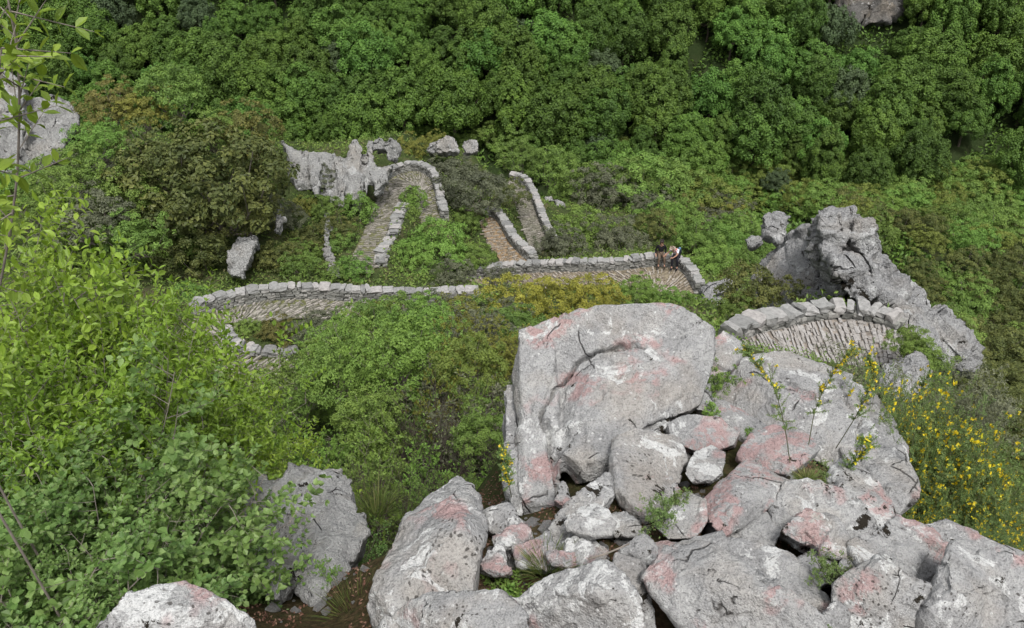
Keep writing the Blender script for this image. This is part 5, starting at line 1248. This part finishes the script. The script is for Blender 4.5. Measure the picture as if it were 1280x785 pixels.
herb(890,480,4.5,'leafy plant growing in the cleft right of the largest boulder',LM['green'],0.22,4,0.02,12,3)
herb(893,510,4.2,'bright little plant at the bottom of the cleft',LM['bright'],0.10,5,0.02,6,2)
herb(1040,705,2.5,'grey green feathery plant in the hollow of the jagged white block',LM['rosemary'],0.13,6,0.012,16,4)
herb(1062,712,2.45,'second feathery plant right in the same hollow',LM['grey'],0.09,7,0.012,10,4)
herb(630,728,2.6,'small leafy herb between the pointed rock and the gravel',LM['bright'],0.14,8,0.024,8,2,width=0.55)
herb(648,745,2.5,'leafy herb at the foot of the white crusted block',LM['bright'],0.12,9,0.024,8,2,width=0.55)
herb(612,705,2.75,'herb close against the right side of the pointed rock',LM['green'],0.1,10,0.02,7,2)
herb(942,535,3.95,'tiny plant on top of the flat pinkish stone',LM['bright'],0.08,11,0.015,6,2)
herb(1035,785,2.1,'tiny plant in the joint beside the pink patched slab',LM['rosemary'],0.06,12,0.01,6,3)
herb(1035,590,3.5,'broom seedling at the right corner of the pink blotched block',LM['rosemary'],0.15,13,0.014,10,3)
tuft(1010,600,3.42,'patch of short dry grass right of the pink edged block',LM['grass'],240,0.06,0.004,14,'grass_tuft',1.3,'grass')
tuft(445,770,2.7,'tuft of long grass left of the pointed rock at the bottom',LM['grass'],200,0.22,0.004,15,'grass_tuft',0.7,'grass')
tuft(470,640,4.3,'tuft of grass behind the top of the pointed rock',LM['grass'],220,0.25,0.005,16,'grass_tuft',0.7,'grass')

# loose stones and litter
stn = []
for q in range(6):
    a = Acc(); rq = np.random.RandomState(600 + q)
    B = _BV * (1 + rq.uniform(-0.28, 0.28, _BV.shape)) * np.array([1, rq.uniform(.6, .9), rq.uniform(.35, .6)])
    a.add(B, _BF, rq.rand()); stn.append(a.mesh('loose_stone', [M_GREY]))
rs2 = np.random.RandomState(9)
nst = 0
for reg, n, lab, grp in [([(600,625),(700,640),(790,690),(640,740),(610,740)], 120, 'small pale loose stone on the rubble between the pointed rock and the boulder', 'loose stones of the rubble patch'),
                 ([(440,690),(470,700),(460,780),(330,785),(330,740)], 40, 'loose stone on the ground between fluted rock and pointed rock', 'loose stones beside the pointed rock'),
                 ([(845,560),(950,560),(900,680),(820,690),(700,720)], 70, 'small stone in the litter filled joints between the middle blocks', 'small stones in the joints')]:
    A = np.array(reg, float); k = 0
    while k < n:
        w = rs2.dirichlet(np.ones(len(A)) * 0.7); px, py = w @ A
        g = ground(px, py); s = 0.008 + 0.035 * rs2.rand() ** 2.5
        o = link('loose_stone', stn[rs2.randint(6)], label=lab, cat='stone', group=grp, loc=g + np.array([0, 0, s * 0.3]))
        o.scale = (s, s, s); o.rotation_euler = (rs2.normal(0, .4), rs2.normal(0, .4), rs2.uniform(0, 6.28)); k += 1
n = 14000
X = rs2.uniform(-1.6, 3.0, n); Yy = rs2.uniform(2.0, 5.4, n); Z = tz(np.column_stack([X, Yy]))
m = fbm(np.column_stack([X, Yy, X * 0]) * 3, 3, 4) > -0.1; X, Yy, Z = X[m], Yy[m], Z[m]
Vq, Fq, Rq = leaf_quads(np.column_stack([X, Yy, Z + 0.008]), nrm(rs2.normal(0, 0.5, (len(X), 3)) + np.array([0, 0, 1.0])), 0.022, rs2, 0.5)
link('leaf_litter', make_mesh('leaf_litter', Vq, Fq, [LM['rust']], rnd=Rq), label='rust brown leaf litter lying in the joints between the boulders', cat='leaf litter', kind='stuff')
a = Acc(); S = smooth_line([at(735,702,2.58), at(755,696,2.6), at(770,690,2.62), at(786,683,2.66)], 12); o = S[0].copy()
tube(a, S - o, np.linspace(0.006, 0.004, 12), 6); link('dead_branch', a.mesh('dead_branch', [M_TWIG]), label='short dry stick lying below the loose angular stone', cat='stick', loc=o + np.array([0, 0, 0.02]))
# ------------------------------------------------------------------ the two hikers
def skin(name, J, E, mat, parent=None, sub=2, root=0):
    """one continuous surface grown round joints; J: [(x, y, z, radius)]"""
    me = bpy.data.meshes.new(name); me.from_pydata([j[:3] for j in J], E, [])
    o = bpy.data.objects.new('tmp', me); COL.objects.link(o)
    m = o.modifiers.new('s', 'SKIN'); 
    for i, j in enumerate(J):
        me.skin_vertices[0].data[i].radius = (j[3], j[3] if len(j) < 5 else j[4]); me.skin_vertices[0].data[i].use_root = (i == root)
    m.use_smooth_shade = True
    s = o.modifiers.new('u', 'SUBSURF'); s.levels = sub; s.render_levels = sub
    dg = bpy.context.evaluated_depsgraph_get(); dg.update()
    m2 = bpy.data.meshes.new_from_object(o.evaluated_get(dg)); bpy.data.objects.remove(o)
    m2.materials.clear(); m2.materials.append(mat); m2.name = name
    return m2
SKINM = plain_mat('skin', (0.42, 0.24, 0.17), 0.6, 0.05)
def cloth(n, c): return plain_mat(n, c, 0.85, 0.15, 20)
def ico(acc_name, c, r, mat, parent, sc=(1, 1, 1)):
    bm = bmesh.new(); bmesh.ops.create_icosphere(bm, subdivisions=3, radius=1.0)
    for v in bm.verts: v.co = Vector((c[0] + v.co.x * r * sc[0], c[1] + v.co.y * r * sc[1], c[2] + v.co.z * r * sc[2]))
    me = bpy.data.meshes.new(acc_name); bm.to_mesh(me); bm.free(); me.materials.append(mat)
    me.polygons.foreach_set('use_smooth', np.ones(len(me.polygons), bool))
    return link(acc_name, me, parent)
def person(loc, rz, J, label, shirt, trousers, hair, longs=True, straps=None, pack=None, hairlen=0.06, shoe=None):
    """J: joints by name, in metres, the seat at the origin, facing -Y"""
    r = link('person', None, label=label, cat='person', loc=loc); r.rotation_euler = (0, 0, rz)
    v = lambda n: np.array(J[n], float)
    hd = nrm(v('head') - v('neck')); fw = np.array(J['face'], float); fw = nrm(fw - hd * (fw @ hd)); sdv = np.cross(fw, hd)
    P = []; E = []; idx = {}
    def add(n, p, rad, par=None):
        idx[n] = len(P); P.append((float(p[0]), float(p[1]), float(p[2]), rad))
        if par is not None: E.append((idx[par], idx[n]))
    add('pel', v('pel'), 0.13); add('waist', v('waist'), 0.115, 'pel'); add('chest', v('chest'), 0.13, 'waist'); add('neck', v('neck'), 0.055, 'chest')
    add('jaw', v('head') - hd * 0.07 + fw * 0.015, 0.068, 'neck'); add('cran', v('head') + hd * 0.035, 0.088, 'jaw'); add('top', v('head') + hd * 0.10, 0.055, 'cran')
    add('nose', v('head') - hd * 0.01 + fw * 0.112, 0.012, 'jaw')
    for s, t in (('L', -1), ('R', 1)):
        add('ear' + s, v('head') + sdv * 0.088 * t, 0.014, 'cran')
        add('sh' + s, v('sh' + s), 0.058, 'chest'); add('el' + s, v('el' + s), 0.042, 'sh' + s); add('wr' + s, v('wr' + s), 0.027, 'el' + s)
        hdn = nrm(v('wr' + s) - v('el' + s)) if 'hd' + s not in J else nrm(np.array(J['hd' + s], float)); sp = nrm(np.cross(hdn, [0.2, -1, 0.1]))
        add('pa' + s, v('wr' + s) + hdn * 0.05, 0.032, 'wr' + s)
        for q in range(4):
            b = v('wr' + s) + hdn * 0.085 + sp * (q - 1.5) * 0.021
            ln = (0.06, 0.075, 0.07, 0.052)[q]
            add('f%s%d' % (s, q), b, 0.010, 'pa' + s); add('g%s%d' % (s, q), b + hdn * ln * .55 + np.array([0, 0, -0.006]), 0.009, 'f%s%d' % (s, q)); add('h%s%d' % (s, q), b + hdn * ln + np.array([0, 0, -0.022]), 0.007, 'g%s%d' % (s, q))
        add('t' + s, v('wr' + s) + hdn * 0.035 - sp * 0.04, 0.011, 'pa' + s); add('u' + s, v('wr' + s) + hdn * 0.07 - sp * 0.055, 0.009, 't' + s)
        add('hip' + s, v('hip' + s), 0.085, 'pel'); add('kn' + s, v('kn' + s), 0.056, 'hip' + s); add('ca' + s, v('kn' + s) * .65 + v('an' + s) * .35, 0.055, 'kn' + s); add('an' + s, v('an' + s), 0.037, 'ca' + s)
        add('to' + s, v('an' + s) + np.array([0, -0.15, -0.055]), 0.032, 'an' + s)
    link('body', skin('body', P, E, SKINM), r)
    # shirt, trousers, shoes, hair over the body
    Sj = [(*J['pel'], .142), (*J['waist'], .13), (*J['chest'], .15), (*(v('neck') * .75 + v('chest') * .25), .075)]; Se = [(0, 1), (1, 2), (2, 3)]
    for s in 'LR':
        b = len(Sj); e = v('wr' + s) * .92 + v('el' + s) * .08 if longs else v('sh' + s) * .35 + v('el' + s) * .65
        Sj += [(*J['sh' + s], .074), (*(v('el' + s) if longs else v('sh' + s) * .6 + v('el' + s) * .4), .056), (*e, .042 if longs else .058)]; Se += [(2, b), (b, b + 1), (b + 1, b + 2)]
    link('shirt', skin('shirt', Sj, Se, shirt, root=0), r)
    Tj = [(*(v('pel') + np.array([0, 0, -.01])), .148)]; Te = []
    for s in 'LR':
        b = len(Tj); Tj += [(*J['hip' + s], .1), (*J['kn' + s], .074), (*(v('an' + s) + np.array([0, 0, .04])), .058)]; Te += [(0, b), (b, b + 1), (b + 1, b + 2)]
    link('trousers', skin('trousers', Tj, Te, trousers), r)
    for s in 'LR':
        a = v('an' + s); link('shoe', skin('shoe', [(*(a + [0, .05, -.04]), .062), (*(a + [0, -.06, -.055]), .062), (*(a + [0, -.20, -.06]), .05)], [(0, 1), (1, 2)], shoe or trousers, sub=1), r)
    h = v('head')
    Hj = [(*(h + hd * 0.05 - fw * 0.025), .098), (*(h + hd * 0.105 - fw * 0.01), .06), (*(h - hd * 0.03 - fw * 0.05), .085), (*(h - hd * hairlen - fw * 0.06), .06)]
    link('hair', skin('hair', Hj, [(0, 1), (0, 2), (2, 3)], hair), r)
    ey = plain_mat('eye', (0.02, 0.015, 0.012), 0.3, 0)
    for t in (-1, 1): ico('eye', h + fw * 0.088 + hd * 0.012 + sdv * 0.033 * t, 0.012, ey, r)
    ico('mouth', h + fw * 0.088 - hd * 0.055, 0.02, plain_mat('lips', (0.35, 0.12, 0.1), 0.5, 0), r, (1.1, 0.4, 0.35))
    if straps:
        for s in 'LR':
            a = Acc(); c = v('chest'); S = v('sh' + s) * .62 + v('neck') * .38
            tube(a, smooth_line([c + (S - c) * .5 - fw * .0 + np.array([0, .16, 0]), S + np.array([0, .02, .075]), S * .7 + c * .3 + np.array([0, -.12, .02]), v('waist') * .7 + v('sh' + s) * .3 + np.array([0, -.12, 0])], 12), [0.022] * 12, 6)
            link('backpack_strap', a.mesh('backpack_strap', [straps], True), r)
    return r
W2 = PATH_E['hikers'][0]
def seat_at(px):
    k = min(range(len(W2)), key=lambda i: abs(pix(W2[i])[0] - px)); p = W2[k]
    t = nrm(W2[min(len(W2) - 1, k + 3)] - W2[max(0, k - 3)]); n = np.array([-t[1], t[0], 0]); n /= np.linalg.norm(n)
    return p + n * 0.16 + np.array([0, 0, 0.66]), math.atan2(t[1], t[0])
pa, ra = seat_at(823)
person(pa, 0.05, dict(pel=(0, 0, .07), waist=(0, .0, .24), chest=(0, -.01, .42), neck=(0, -.02, .56), head=(0, -.045, .70), face=(-.1, -1, -.25),
    shL=(-.17, 0, .5), elL=(-.26, .03, .27), wrL=(-.26, -.06, .06), shR=(.17, 0, .5), elR=(.26, .02, .27), wrR=(.24, -.12, .07), hdL=(0, -.6, -.5), hdR=(0, -.7, -.4),
    hipL=(-.09, -.04, .06), hipR=(.09, -.04, .06), knL=(-.14, -.43, .03), knR=(.13, -.42, .03), anL=(-.16, -.46, -.40), anR=(.15, -.48, -.40)),
    'seated hiker on the left in a black long sleeved top, hands on the wall', cloth('black_cloth', (0.012, 0.012, 0.014)), cloth('brown_cloth', (0.13, 0.095, 0.07)), plain_mat('dark_hair', (0.035, 0.028, 0.025), 0.6, .2), hairlen=0.1, shoe=cloth('shoe_brown', (0.05, 0.04, 0.03)))
pb, rb = seat_at(843)
person(pb, -0.35, dict(pel=(0, 0, .07), waist=(-.02, -.05, .23), chest=(-.08, -.15, .39), neck=(-.15, -.24, .49), head=(-.20, -.33, .58), face=(-.5, -.8, -.75),
    shL=(-.25, -.13, .44), elL=(-.42, -.22, .26), wrL=(-.52, -.32, .14), shR=(.07, -.16, .46), elR=(.05, -.36, .25), wrR=(-.1, -.48, .15), hdL=(-.6, -.5, -.3), hdR=(-.9, -.3, -.2),
    hipL=(-.09, -.05, .06), hipR=(.09, -.05, .06), knL=(-.13, -.44, .05), knR=(.12, -.43, .03), anL=(-.12, -.46, -.42), anR=(.15, -.40, -.42)),
    'seated hiker on the right leaning forward in a white and pale blue shirt, black trousers', cloth('white_cloth', (0.62, 0.65, 0.7)), cloth('black_trouser_cloth', (0.014, 0.014, 0.02)), plain_mat('fair_hair', (0.38, 0.3, 0.24), 0.6, .2), longs=False, straps=cloth('orange_strap', (0.55, 0.09, 0.04)))
# the backpack leans on the wall behind the right hiker
bp = link('backpack', None, label='dark backpack with a blue lid standing on the wall behind the right hiker', cat='backpack', loc=pb + np.array([.14, .26, -.06])); bp.rotation_euler = (0.2, 0.1, -0.3)
link('bag', skin('bag', [(0, 0, 0.1, .15, .11), (0, 0, .25, .15, .11), (0, 0, .4, .12, .09)], [(0, 1), (1, 2)], cloth('pack_dark', (0.02, 0.025, 0.04)), sub=2), bp)
link('lid', skin('lid', [(-.07, 0, .44, .07), (.07, 0, .44, .07)], [(0, 1)], cloth('pack_blue', (0.12, 0.22, 0.34)), sub=2), bp)
